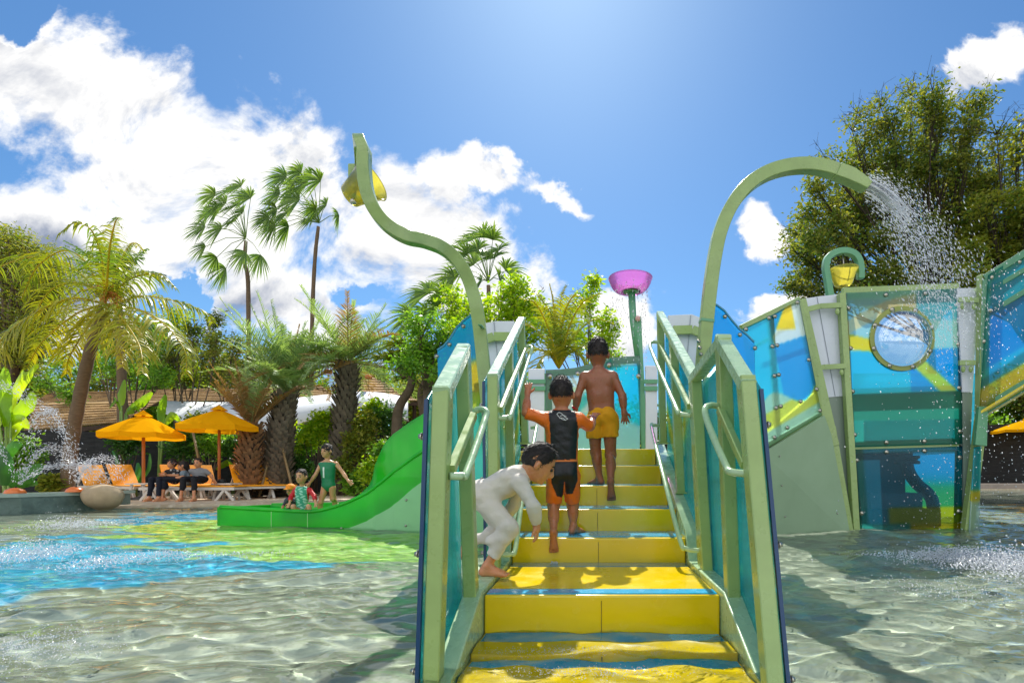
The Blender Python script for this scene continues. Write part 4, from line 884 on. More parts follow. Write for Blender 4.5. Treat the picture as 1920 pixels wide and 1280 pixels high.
# tall fan palms
for lab, base, tr_, crown, hubs, d, sz, wind in (
    ('tall thin fan palm on the left of the windblown pair', 468, [(467, 760), (466, 640), (465, 527), (459, 492), (461, 452)], (461, 446), [(452, 350), (432, 359), (404, 366), (424, 381), (393, 401), (385, 426), (416, 429), (441, 415), (386, 462), (407, 482), (424, 503), (461, 473), (489, 478), (445, 385), (470, 372), (410, 392), (455, 400)], 25, 1.02, (-.85, 0, -.15)),
    ('tall thin fan palm on the right of the windblown pair', 583, [(583, 760), (586, 580), (591, 480), (597, 425)], (598, 418), [(565, 324), (584, 330), (537, 333), (525, 364), (553, 353), (562, 375), (520, 392), (542, 398), (505, 408), (517, 422), (542, 424), (593, 392), (590, 409), (636, 404), (601, 340), (575, 345), (612, 385)], 25, 1.05, (-.9, 0, -.15)),
    ('fan palm with upright leaves rising behind the S-shaped pole', 917, [(917, 760), (917, 600), (916, 535)], (916, 528), [(907, 445), (883, 452), (924, 450), (896, 470), (935, 470), (876, 478), (888, 497), (905, 480), (852, 520), (948, 508), (903, 528), (936, 524), (870, 505), (925, 485)], 20, 1.0, (-.05, 0, .15)),
    ('low fan palm left of the S-shaped pole base', 835, [(835, 760), (834, 660), (832, 615)], (831, 608), [(805, 550), (785, 566), (830, 552), (772, 592), (795, 612), (822, 575), (845, 570), (765, 612), (800, 585), (850, 600)], 17, .9, (-.4, 0, -.05))):
    o = palm_root(lab, gnd(base, d), [gnd(base, d)]+[P(x, y, d) for x, y in tr_], .12, .08)
    for i, h in enumerate(hubs):
        dd = d+math.sin(i*2.1)*.9; fan_leaf(P(*crown, d), P(*h, dd), sz*random.uniform(.8, 1.15), FAN, o, 300+i+int(d*7)+base, wind=wind)
# date palms
SC1 = mat('brown leaf bases', '#a07a56', .85, var=.4, vscale=8); SC2 = mat('grey leaf bases', '#857a68', .9, var=.4, vscale=8)
d = 14.3; o = palm_root('short date palm with dry brown fronds behind the second umbrella', gnd(466, d), [gnd(466, d), P(467, 880, d), P(470, 800, d)], .26, .22, scales=260, smat=SC1, bark=BARKD)
for i in range(26):
    a = i*2.4; el = R(random.uniform(45, 82)); frond(sweep_pts(P(470, 800, d), a, el, random.uniform(2.0, 2.9), random.uniform(.15, .45), 5), .38, DRY if i % 5 < 3 else DATE, o, 400+i, nl=44, hang=.25, wl=.028, vee=.5, fwd=.8)
d = 15.0; o = palm_root('date palm with grey-green fronds between the dry palm and the slide end', gnd(521, d), [gnd(521, d), P(521, 880, d), P(526, 820, d), P(536, 745, d)], .34, .24, scales=420, smat=SC2, bark=BARKD)
for i in range(44):
    a = i*2.4; el = R(random.uniform(15, 85)); frond(sweep_pts(P(538, 738, d), a, el, random.uniform(2.7, 4.1), random.uniform(.15, .6), 6), .62, DATE if i % 8 else DRY, o, 450+i, nl=62, hang=.16, wl=.024, vee=.5, fwd=.95)
d = 16.0; o = palm_root('date palm nearest the slide, with a thick dark scaly trunk', gnd(641, d), [gnd(641, d), P(642, 880, d), P(646, 800, d), P(652, 690, d)], .33, .27, scales=520, smat=SC2, bark=BARKD)
for i in range(44):
    a = i*2.4; el = R(random.uniform(-10, 75)); frond(sweep_pts(P(653, 680, d), a, el, random.uniform(2.4, 3.9), random.uniform(.15, .5), 6), .62, DATE if i % 5 else DRY, o, 500+i, nl=62, hang=.18, wl=.024, vee=.5, fwd=.95)
# young coconut behind the platform
d = 10.5; o = palm_root('young coconut palm standing behind the platform back panel', gnd(1050, d), [gnd(1050, d), P(1049, 800, d), P(1048, 695, d)], .16, .13)
for i, (l, y) in enumerate([([(1042, 620), (1036, 560), (1030, 532)], .9), ([(1050, 610), (1052, 560), (1062, 535)], .2), ([(1065, 620), (1090, 570), (1125, 550)], .1), ([(1070, 640), (1110, 600), (1150, 605)], .1), ([(1070, 660), (1110, 650), (1140, 690)], .2), ([(1030, 620), (1005, 570), (980, 560)], .1), ([(1025, 640), (990, 610), (955, 620)], .1), ([(1025, 660), (990, 660), (965, 700)], .3), ([(1055, 600), (1075, 555), (1095, 560)], .1), ([(1035, 600), (1015, 560), (1000, 545)], .2), ([(1060, 650), (1090, 670), (1105, 715)], .3), ([(1035, 660), (1010, 680), (1000, 720)], .4)]):
    frond([P(1048, 690, d)]+[P(x, y_, d+math.sin(i*2.2)*(.3+.3*k)) for k, (x, y_) in enumerate(l)], .5, COCO, o, 600+i, nl=46, hang=.35, wl=.03, stem=.025, yel=y*.7, vee=.4, fwd=.7)

# ------------------------------------------------------------------ broadleaf trees
d = 12.5
tree('bright green leafy tree behind the S-shaped pole', gnd(905, d), P(900, 720, d), cl([(850, 560, 30), (870, 590, 34), (900, 575, 32), (880, 620, 38), (940, 560, 32), (955, 590, 34), (930, 620, 38), (905, 655, 36), (960, 640, 34), (985, 580, 26), (965, 535, 20), (1000, 620, 26)], d, seed=2), LIME, tr=.13, leafL=.14, leafW=.065, per=9, twigs=24, seed=21, spread=.09, cat='tree', group='leafy trees behind the playground')
d = 14
tree('bright green leafy tree between the slide and the S-shaped pole', gnd(800, d), P(800, 730, d), cl([(790, 610, 34), (820, 640, 36), (775, 650, 32), (845, 660, 34), (800, 675, 34), (760, 690, 30), (835, 700, 30), (850, 615, 26)], d, seed=3), MIDG, tr=.14, leafL=.15, leafW=.07, per=9, twigs=24, seed=22, spread=.10, group='leafy trees behind the playground')
d = 13
tree('sparse leafy tree with bare twigs behind the magenta bowl post', gnd(1120, d), P(1115, 760, d), cl([(1095, 560, 18), (1110, 530, 14), (1070, 590, 24), (1130, 600, 22), (1135, 640, 22), (1100, 640, 26), (1075, 640, 22), (1150, 670, 18), (1120, 690, 26), (1000, 560, 20), (1020, 590, 20), (1150, 610, 12)], d, seed=4), LIME, tr=.10, leafL=.13, leafW=.06, per=8, twigs=18, bare=2, seed=23, spread=.08, group='leafy trees behind the playground')
def fill_poly(poly, n, r0, r1, seed, mind=.8):
    r_ = random.Random(seed); out = []; xs_ = [p[0] for p in poly]; ys_ = [p[1] for p in poly]; tries = 0
    while len(out) < n and tries < 20000:
        tries += 1; x, y = r_.uniform(min(xs_), max(xs_)), r_.uniform(min(ys_), max(ys_)); c = False
        for i in range(len(poly)):
            (x1, y1), (x2, y2) = poly[i], poly[i-1]
            if (y1 > y) != (y2 > y) and x < (x2-x1)*(y-y1)/(y2-y1)+x1: c = not c
        r = r_.uniform(r0, r1)
        if c and all((x-a_)**2+(y-b_)**2 > (mind*(r+q))**2*.55 for a_, b_, q in out): out.append((x, y, r))
    return out
d = 20
big = fill_poly([(1462, 520), (1480, 450), (1505, 385), (1545, 300), (1600, 235), (1660, 190), (1730, 160), (1800, 175), (1840, 200), (1860, 330), (1830, 450), (1810, 560), (1700, 570), (1560, 560), (1480, 545)], 74, 20, 38, 5)
tree('large dark spreading tree with bare twigs at its top, behind the porthole tower', gnd(1760, d), P(1740, 540, d), cl(big, d, seed=5, dj=.10), OLIV, bark=BARKD, tr=.15, leafL=.17, leafW=.08, per=14, twigs=26, bare=1, seed=24, spread=.18, flat=.42, airy=P(0, 250, 20).z)
d = 18
big = fill_poly([(1800, 560), (1790, 470), (1820, 380), (1850, 300), (1870, 230), (1930, 220), (2010, 260), (2050, 400), (2040, 560), (1920, 590)], 52, 20, 38, 6)
tree('olive-gold tree overlapping the large dark tree at the right edge', gnd(1960, d), P(1920, 560, d), cl(big, d, seed=6, dj=.09), GOLD, bark=BARKD, tr=.15, leafL=.16, leafW=.075, per=14, twigs=26, bare=1, seed=25, spread=.16, flat=.42, airy=P(0, 310, 18).z)
d = 23
tree('tall feathery yellow-green tree at the left edge behind the coconut palm', gnd(20, d), P(25, 640, d), cl([(15, 455, 36), (50, 470, 40), (-20, 480, 50), (80, 500, 38), (20, 520, 50), (60, 550, 48), (105, 540, 30), (-10, 580, 55), (40, 610, 50), (90, 600, 40), (10, 660, 50), (70, 660, 40)], d, seed=7), GOLD, tr=.35, leafL=.18, leafW=.06, per=14, twigs=42, seed=26, spread=.2)
for i, (px, l) in enumerate([(250, [(235, 650, 24), (262, 680, 26), (285, 640, 22), (240, 700, 22), (300, 700, 22), (275, 610, 16)]), (360, [(335, 640, 24), (362, 620, 16), (380, 670, 26), (345, 700, 24), (405, 640, 20), (320, 670, 18), (405, 600, 12)]), (430, [(420, 680, 24), (440, 650, 24), (455, 700, 24), (405, 710, 20), (480, 660, 20), (500, 690, 22)]), (210, [(205, 640, 22), (225, 610, 20), (190, 620, 18), (250, 625, 18), (215, 680, 24), (180, 680, 20)]), (330, [(310, 610, 20), (335, 590, 16), (355, 660, 22), (300, 650, 22), (322, 700, 24), (372, 705, 20)]), (150, [(120, 690, 26), (160, 700, 22), (90, 720, 26), (185, 660, 20), (135, 740, 20)])]):
    d = 19.5+i*.4; tree(('thin-stemmed frangipani tree behind the first umbrella', 'thin-stemmed frangipani tree above the second umbrella', 'thin-stemmed frangipani tree behind the dry date palm', 'thin-stemmed frangipani tree between the coconut trunk and the first umbrella', 'thin-stemmed frangipani tree between the two umbrellas', 'thin-stemmed frangipani tree behind the coconut trunk')[i], gnd(px, d), P(px, 770, d), cl(l, d, seed=8+i), (MIDG, OLIV, OLIV, MIDG, LIME, MIDG)[i], bark=BARK, tr=.09, leafL=.17, leafW=.06, per=9, twigs=26, bare=3, seed=30+i, spread=.10, group='frangipani trees behind the deck', name='frangipani_tree')
# twisted dragon trees with spiky rosettes
SPK = leafmat('spiky leaf', '#3f6a1f', '#a3a92c', trans=.4)
for i, (tr_, heads) in enumerate([([(742, 905), (744, 800), (750, 760), (768, 730), (772, 700), (757, 675), (764, 645)], [(764, 640, 36), (738, 665, 30), (745, 690, 24)]), ([(800, 905), (798, 800), (790, 740), (802, 700), (794, 672)], [(795, 664, 34), (820, 680, 30), (812, 735, 26)])]):
    d = 15.2; b = gnd(tr_[0][0], d); o = root('dragon_tree', b, ('twisted dragon tree with spiky tufts, just left of the high slide wall', 'twisted dragon tree with spiky tufts behind the high slide wall')[i], 'tree', 'dragon trees by the slide')
    m_ = MB(); q = catmull([b]+[P(x, y, d) for x, y in tr_[1:]], 5); m_.tube(q, [.17-.1*k/len(q) for k in range(len(q))], 9)
    for hx, hy, s in heads[1:]: m_.tube([q[len(q)*2//3], q[len(q)*2//3].lerp(P(hx, hy+10, d), .6)+Vector((0, 0, -.1)), P(hx, hy, d)], [.08, .07, .05], 7)
    m_.build('trunk', [BARK], o, smooth=True)
    g = np.random.default_rng(40+i); Cs = []
    for hx, hy, s in heads:
        for w in range(3):
            c = np.array(P(hx, hy, d))+g.normal(size=3)*.18; n = 130; dv = g.normal(size=(n, 3)); dv[:, 2] = np.abs(dv[:, 2])*.9-.2; dv = unit(dv); l = s/933*d*g.uniform(.6, 1.1, n); t = np.linspace(0, 1, 4)
            Cs.append(c+dv[:, None]*(l[:, None]*t)[..., None]+np.array([0, 0, -1.])*(l[:, None]*.35*t**2)[..., None])
    Cn = np.concatenate(Cs); V_, F_ = ribbon(Cn, unit(g.normal(size=(len(Cn), 3))), np.array([.03, .035, .025, .003]))
    from_np('crown', V_, F_, SPK, o, colors=np.repeat(np.repeat(g.uniform(0, 1, len(Cn)), 8)[:, None], 3, 1))

# ------------------------------------------------------------------ shrubs and undergrowth
def shrub(label, px, py, rp, d, m, L=.13, Wd=.06, n=420, seed=1, name='shrub', sq=1.0, group='shrubs in the garden bed'):
    g = np.random.default_rng(seed); c = np.array(P(px, py, d)); r = rp/933*d; b = gnd(px, d)
    o = root(name, b, label, 'shrub', group); dv = unit(g.normal(size=(n//6, 3))); cen = c+dv*np.array([r, r*.7, r*sq])*g.uniform(.35, 1.05, (n//6, 1)); cen[:, 2] = np.maximum(cen[:, 2], .12)
    scatter_leaves('foliage', cen, .07, 6, L, Wd, m, o, seed=seed)
    m_ = MB()
    for k in range(9): e = Vector(cen[k*5 % len(cen)]); m_.tube([b+Vector((g.normal()*.08, g.normal()*.08, 0)), b.lerp(e, .5)+Vector((0, 0, .1)), e], [.018, .012, .006], 4)
    m_.build('stems', [BARK], o, smooth=True); return o
SH = [('bright green shrub right of the girl, against the dark fence', 612, 790, 26, 16, LIME), ('light green shrub between the two kids and the thick palm trunk', 590, 815, 30, 16, LIME), ('tall pale golden shrub left of the high slide wall', 682, 800, 30, 16, GOLD), ('golden shrub under the tall pale shrub', 672, 838, 30, 15.6, GOLD), ('yellow-green ferny shrub low beside the green slide', 700, 885, 26, 14.5, LIME),
      ('dark green shrub behind the high slide wall', 730, 790, 34, 16.5, DARKL), ('mid green shrub low at the foot of the thick palm', 665, 905, 22, 15, MIDG), ('shrub of narrow leaves at the near foot of the slide wall', 722, 850, 26, 15, MIDG), ('leafy shrub over the seated man', 395, 830, 30, 16.2, MIDG), ('dark leafy shrub behind the two women', 340, 835, 32, 16.2, DARKL), ('pale leafy shrub between the umbrellas', 372, 800, 26, 16.4, OLIV),
      ('thin leafy shrub beside the first umbrella pole', 238, 830, 28, 16.2, DARKL), ('small flowering shrub beside the coconut trunk', 98, 908, 14, 13, GOLD), ('mid green shrub behind the toddler', 560, 880, 22, 15.5, DARKL), ('dark shrub low at the left edge', 5, 780, 40, 15, DARKL), ('leafy shrub at the left edge above the banana leaves', 40, 850, 34, 14.5, MIDG),
      ('dark shrub behind the dry date palm', 440, 840, 22, 16.4, DARKL), ('shrub of broad leaves under the white canopy', 565, 835, 26, 16.2, MIDG), ('bright shrub left of the arch-roofed pavilion', 700, 770, 22, 16.8, LIME), ('low golden ground shrub left of the slide', 640, 880, 18, 15, GOLD)]
for i, (lab, px, py, rp, d, m) in enumerate(SH): shrub(lab, px, py, rp, d, m, n=900, seed=60+i, L=.15, Wd=.07)
# banana plants
BAN = leafmat('banana leaf', '#3f8a1e', '#b9cf24', trans=.6, rough=.3); BAND = leafmat('dark banana leaf', '#1f5a24', '#4f8f2c', trans=.45, rough=.3)
def banana(label, px, d, leaves, m, seed=1, name='banana_plant'):
    b = gnd(px, d); o = root(name, b, label, 'plant', 'banana plants'); g = np.random.default_rng(seed)
    m_ = MB(); q = None
    for k, l in enumerate(leaves):
        pts = catmull([P(x, y, d+g.uniform(-.3, .3)) for x, y in l[0]], 7); w = l[1]/933*d; A = np.array([tuple(v) for v in pts]); n = len(A); t = np.linspace(0, 1, n)
        tang = unit(np.gradient(A, axis=0)); sd = unit(np.cross(tang, [g.normal()*.2, 1, .2])); nr = np.cross(sd, tang); hw = w*np.sin(np.pi*np.clip(t*.93+.04, 0, 1))**.6
        js = np.array([-1, -.55, 0, .55, 1]); rip = 1+.06*np.sin(t[:, None]*60+js*3)
        V_ = A[:, None]+sd[:, None]*(hw[:, None]*js*rip)[..., None]+nr[:, None]*(hw[:, None]*.32*np.abs(js))[..., None]
        ii = np.arange((n-1)*4); qd = (ii//4)*5+ii % 4
        from_np('leaf', V_.reshape(-1, 3), np.stack([qd, qd+1, qd+6, qd+5], 1), m, o, smooth=True, colors=np.repeat(np.repeat(np.clip(g.uniform(0, 1)+l[2], 0, 1), n*5)[:, None], 3, 1))
        m_.tube([b+Vector((g.normal()*.05, 0, 0)), b.lerp(Vector(A[0]), .6), Vector(A[0])], [.05, .035, .02], 6)
    m_.build('stalk', [mat('banana stalk', '#7f9a4a', .5)], o, smooth=True)
banana('banana plant with a tall yellow-green leaf at the left edge', 18, 13.6, [([(20, 790), (25, 740), (48, 700), (72, 684)], 12, .5), ([(10, 800), (2, 740), (10, 690)], 16, -.2), ([(15, 790), (45, 760), (60, 735)], 14, .1), ([(0, 800), (-30, 760), (-50, 740)], 20, 0), ([(10, 830), (30, 790), (55, 800)], 13, -.2)], BAN, 1)
banana('low banana plant with a broad leaf behind the planter wall', 20, 12.2, [([(15, 910), (40, 895), (78, 870)], 15, .1), ([(5, 910), (0, 870), (-10, 830)], 18, -.3), ([(20, 915), (45, 905), (70, 905)], 9, -.2), ([(0, 880), (20, 840), (40, 830)], 10, -.3)], BAND, 2)
banana('banana plant with bright leaves behind the first umbrella', 232, 16.6, [([(228, 760), (226, 735), (232, 712)], 8, .4), ([(235, 775), (250, 765), (268, 780)], 9, 0), ([(238, 770), (262, 755), (285, 735)], 8, .2), ([(225, 770), (215, 750), (205, 765)], 7, 0)], BAN, 3)
banana('banana plant beside the first umbrella pole, with a round leaf', 250, 14.6, [([(250, 915), (252, 895), (256, 868)], 13, .2), ([(240, 910), (222, 880), (210, 845)], 7, -.2), ([(258, 905), (275, 880), (280, 850)], 8, -.2)], BAND, 4)
banana('banana plant right of the first umbrella, under the white canopy', 300, 16.6, [([(300, 800), (300, 770), (310, 740)], 9, .2), ([(305, 800), (320, 780), (338, 790)], 8, 0), ([(298, 810), (285, 800), (275, 815)], 8, .1)], BAN, 5)
banana('small banana plant between the date palms', 555, 16.0, [([(556, 850), (548, 815), (556, 785)], 6, .4), ([(560, 850), (566, 815), (576, 800)], 6, .3), ([(555, 860), (545, 840), (538, 820)], 5, .2)], BAN, 6)
banana('banana plant with a pale leaf behind the second umbrella pole', 440, 16.4, [([(440, 850), (435, 820), (432, 815)], 6, .3), ([(438, 875), (425, 868), (405, 880)], 6, .4)], BAN, 7)

# dense backdrop: far trees, one by one
bgl = [(-60, 25, 640), (60, 27, 650), (180, 28, 680), (300, 29, 655), (420, 30, 640), (540, 29, 660), (640, 30, 665), (740, 28, 670), (840, 24, 690), (930, 23, 690), (1010, 22, 700), (1100, 24, 720), (1190, 26, 745), (1290, 28, 770), (1400, 29, 770), (1520, 30, 740), (1860, 29, 720), (1960, 28, 690), (1700, 30, 700)]
BGL = ['background tree left of the frame edge', 'background tree low behind the left banana plants', 'background tree low behind the coconut trunk', 'background tree behind the first umbrella', 'background tree behind the second umbrella', 'background tree behind the middle date palm', 'background tree behind the thick-trunked date palm', 'background tree behind the dragon trees', 'background tree seen past the blue wavy shield', 'background tree behind the left upper railing', 'background tree low behind the young coconut palm', 'background tree behind the platform back panel', 'background tree behind the magenta bowl post', 'background tree behind the right upper railing', 'background tree behind the right near railing', 'background tree behind the sloped tower flight', 'background tree right of the porthole tower', 'background tree at the far right edge', 'background tree straight behind the porthole tower']
for i, (px, d, top) in enumerate(bgl):
    r_ = random.Random(70+i); l = [(px+r_.uniform(-60, 60), top+25+r_.uniform(0, 120), r_.uniform(26, 40)) for _ in range(11)]
    side = 'left' if px < 700 else ('middle' if px < 1250 else 'right')
    t_ = tree(BGL[i], gnd(px, d), P(px, 830, d), cl(l, d, seed=i), (MIDG, OLIV, GOLD)[i % 3] if i < 9 else (DARKL, MIDG, OLIV)[i % 3], tr=.2, leafL=.24, leafW=.12, per=12, twigs=28, seed=80+i, spread=.26, group='background trees beyond the garden', name='background_tree')
# ------------------------------------------------------------------ fence, roofs, canopy
NET = mat('dark fence cloth', '#15181b', .8, var=.3, vscale=1.5, bump=.3, bscale=6, stretch=(1, 1, 6))
for lab, a, b, h in (('dark cloth-covered fence behind the deck on the left', (-24, 17.2), (-6.0, 17.6), 2.12), ('dark cloth-covered fence behind the slide and stairs', (-5.98, 17.7), (4, 25.6), 2.2), ('dark cloth-covered fence beyond the pool on the right', (9, 25.8), (40, 25.4), 3.2)):
    f = root('garden_fence', (a[0], a[1], G0), lab, 'fence', 'dark cloth fences')
    A, B = Vector((*a, 0)), Vector((*b, 0)); n = 24; r_ = random.Random(4)
    tp = [A.lerp(B, i/n)+Vector((0, 0, G0+h+r_.uniform(-.04, .04))) for i in range(n+1)]; bt = [A.lerp(B, i/n)+Vector((0, .06*math.sin(i*1.7), G0)) for i in range(n+1)]
    m_ = MB(); m_.add(tp+bt, [(i, n+1+i, n+2+i, i+1) for i in range(n)]); c = m_.build('cloth', [NET], f); md = c.modifiers.new('s', 'SOLIDIFY'); md.thickness = .03
    for i in range(0, n+1, 3): m_ = MB(); m_.tube([A.lerp(B, i/n)+Vector((0, .09, G0)), A.lerp(B, i/n)+Vector((0, .09, G0+h+.08))], .035, 6); m_.build('fence_post', [BARKD], f)
TILE = bpy.data.materials.new('wood shingle roof'); TILE.use_nodes = True; N = NT(TILE.node_tree)
t = N.n('ShaderNodeTexCoord').outputs['Object']
wv = N.n('ShaderNodeTexBrick', None, Vector=N.n('ShaderNodeMapping', None, Vector=t, Scale=(3.2, 3.2, 3.2)).outputs[0], Color1=C('#b48f5c'), Color2=C('#8f6c44'), Mortar=C('#4a3722'), Scale=1.3, Mortar_Size=.03, Brick_Width=.35, Row_Height=.42)
c2 = N.mix(N.rng(N.noise(t, 2.5, 5), .35, .7, 0, .6), wv.outputs[0], C('#d0ad78'))
p = N.n('ShaderNodeBsdfPrincipled', None, Base_Color=c2, Roughness=.85); N.set(p.inputs['Normal'], N.n('ShaderNodeBump', None, Height=wv.outputs[1], Strength=.6, Distance=-.05)); N.n('ShaderNodeOutputMaterial', None, Surface=p.outputs[0])
TIMB = mat('dark timber', '#4a3524', .8, var=.3)
def shingles(m_, a, b, c, d, rows=9):
    """roof face a-b (eave) to d-c (ridge) laid in stepped courses"""
    a, b, c, d = map(Vector, (a, b, c, d))
    n = ((b-a).cross(d-a)).normalized(); n = n if n.z > 0 else -n
    for i in range(rows):
        t0, t1 = i/rows, (i+1)/rows+.02; p = [a.lerp(d, t0), b.lerp(c, t0), b.lerp(c, t1), a.lerp(d, t1)]; q = [p[0]+n*.06, p[1]+n*.06, p[2], p[3]]
        m_.add([p[0], p[1], q[0], q[1], q[2], q[3]], [(0, 1, 3, 2), (2, 3, 4, 5)])
def roof(label, e0, e1, r1, r0, de, dr, extra=None):
    o = root('pavilion', P(e0[0], 888, de), label, 'building', 'shingle-roofed pavilions'); m_ = MB()
    shingles(m_, P(*e0, de), P(*e1, de), P(*r1, dr), P(*r0, dr)); 
    if extra: shingles(m_, *extra)
    m_.build('roof', [TILE], o)
    m_ = MB(); m_.beam(P(*e0, de)-Vector((0, -.05, .1)), P(*e1, de)-Vector((0, -.05, .1)), .08, .16); m_.build('eave_beam', [TIMB], o)
    for t in (.1, .5, .9): x = P(e0[0], e0[1], de).lerp(P(*e1, de), t); m_ = MB(); m_.tube([Vector((x.x, x.y+.4, G0)), Vector((x.x, x.y+.4, x.z-.05))], .08, 8); m_.build('column', [TIMB], o)
    return o
roof('low shingle-roofed pavilion behind the coconut trunk', (45, 808), (232, 792), (300, 752), (70, 756), 18.2, 21.5)
roof('long shingle roof running behind the first umbrella', (60, 756), (420, 752), (400, 728), (95, 736), 23, 26)
roof('shingle roof behind the date palms', (400, 762), (640, 752), (600, 722), (420, 730), 23, 26)
roof('shingle roof peak behind the dragon trees', (640, 752), (785, 752), (700, 708), (688, 707), 21, 24)
CAN = mat('white canopy fabric', '#d5d9de', .6, var=.08, vscale=1.2)
def canopy(label, tops, mids, bots, dt, dm, db, arch=None):
    o = root('tensile_canopy', P(bots[0][0], 888, db), label, 'canopy', 'white fabric canopies'); n = len(tops); cols = []
    for L, d_ in ((tops, dt), (mids, dm), (bots, db)): cols.append(catmull([P(x, y, d_) for x, y in L], 6))
    k = len(cols[0]); vs = [v for c_ in cols for v in c_]; fs = [(r_*k+i, r_*k+i+1, (r_+1)*k+i+1, (r_+1)*k+i) for r_ in range(2) for i in range(k-1)]
    m_ = MB(); m_.add(vs, fs); c = m_.build('fabric', [CAN], o, smooth=True); md = c.modifiers.new('s', 'SOLIDIFY'); md.thickness = .03
    m_ = MB(); m_.tube(cols[2], .06, 6, caps=True); m_.build('hem_beam', [mat('canopy hem', '#a8998a', .6)], o, smooth=True)
    for i in (0, len(cols[2])//2, -1): x = cols[2][i]; m_ = MB(); m_.tube([Vector((x.x, x.y+.1, G0)), x], .07, 8); m_.build('mast', [TIMB], o)
    return o
canopy('long white fabric canopy behind the umbrellas and date palms', [(300, 752), (400, 755), (500, 752), (600, 742), (650, 738)], [(310, 775), (400, 772), (500, 775), (590, 762), (650, 752)], [(330, 790), (410, 800), (500, 812), (580, 790), (650, 768)], 20, 19, 18)
canopy('white arched fabric canopy right of the thick palm trunk', [(645, 738), (680, 735), (720, 738), (765, 746)], [(645, 752), (690, 748), (730, 752), (765, 762)], [(645, 772), (680, 764), (720, 768), (765, 790)], 20.5, 19.8, 19)

# ------------------------------------------------------------------ umbrellas, loungers, tables
UMB = leafmat('umbrella cloth', '#d98a00', '#e8a010', trans=.42, rough=.7, gloss=.3)
UMB = bpy.data.materials.new('umbrella fabric'); UMB.use_nodes = True; N = NT(UMB.node_tree)
cb_ = N.mix(N.noise(N.n('ShaderNodeTexCoord').outputs['Object'], 2, 4), C('#fcc21a'), C('#f5b010'))
N.n('ShaderNodeOutputMaterial', None, Surface=N.n('ShaderNodeMixShader', None, i0=.45, i1=N.n('ShaderNodeBsdfDiffuse', None, Color=cb_).outputs[0], i2=N.n('ShaderNodeBsdfTranslucent', None, Color=cb_).outputs[0]).outputs[0])
WOOD = mat('umbrella pole wood', '#b8672b', .5, var=.2, vscale=6)
def umbrella(label, px, apex, rim, hw, d, n=8):
    b = P(px, 888, d); b.z = .06; o = root('sun_umbrella', b, label, 'umbrella', 'yellow sun umbrellas'); ax = P(px, apex, d); rz = P(px, rim, d).z; r = hw/933*d*.79
    m_ = MB(); m_.tube([b, Vector((b.x, b.y, ax.z-.02))], .035, 10); m_.build('pole', [WOOD], o, smooth=True)
    m_ = MB(); m_.lathe(b, [(.26, 0), (.26, .05), (.08, .09), (.05, .3), (.04, .3)], 16); m_.build('base', [mat('umbrella base', '#4b4a48', .7)], o)
    rows = []; h = ax.z-rz
    for j, t in enumerate((.12, .4, .7, 1.0)):
        row = []
        for i in range(n*4):
            a = 2*math.pi*(i/(n*4))+.2; seg = (i % 4)/4; sag = 1-.075*t*math.sin(math.pi*seg)
            row.append(Vector((b.x+r*t*sag*math.cos(a), b.y+r*t*sag*math.sin(a), ax.z-.07-(h-.07)*t**1.12-.03*t*math.sin(math.pi*seg))))
        rows.append(row)
    m_ = MB(); k = n*4; vs = [v for r_ in rows for v in r_]; vs += [v-Vector((0, 0, .13)) for v in rows[-1]]
    m_.add(vs, [(j*k+i, j*k+(i+1) % k, (j+1)*k+(i+1) % k, (j+1)*k+i) for j in range(4) for i in range(k)]); m_.build('canopy', [UMB], o, smooth=True, auto=30)
    m_ = MB(); cap = [Vector((b.x+.22*r*math.cos(a_), b.y+.22*r*math.sin(a_), ax.z-.045-(h-.07)*.22**1.12)) for a_ in [2*math.pi*i/8+.2 for i in range(8)]]; m_.add([ax+Vector((0, 0, .05))]+[c+Vector((0, 0, .03)) for c in cap], [(0, 1+i, 1+(i+1) % 8) for i in range(8)]); m_.build('vent_cap', [UMB], o)
    for i in range(n): a = 2*math.pi*i/n+.2; m_ = MB(); e = Vector((b.x+r*.97*math.cos(a), b.y+r*.97*math.sin(a), rz-.02)); s_ = Vector((b.x, b.y, ax.z-.1)); m_.beam(s_, e, .022, .03); hub = Vector((b.x, b.y, ax.z-.62*h-.25)); m_.beam(hub, s_.lerp(e, .55)-Vector((0, 0, .02)), .018, .02); m_.build('rib', [WOOD], o)
umbrella('yellow umbrella over the loungers, the left one', 269, 772, 812, 82, 13.0)
umbrella('yellow umbrella behind the seated people, the right one', 411, 762, 799, 84, 13.6)
umbrella('orange umbrella beyond the pool at the right edge', 1935, 780, 806, 78, 24.5)
LFR = mat('white lounger frame', '#cfc6bb', .5, var=.1); LCL = mat('yellow lounger cloth', '#f6a200', .6, var=.08, vscale=4)
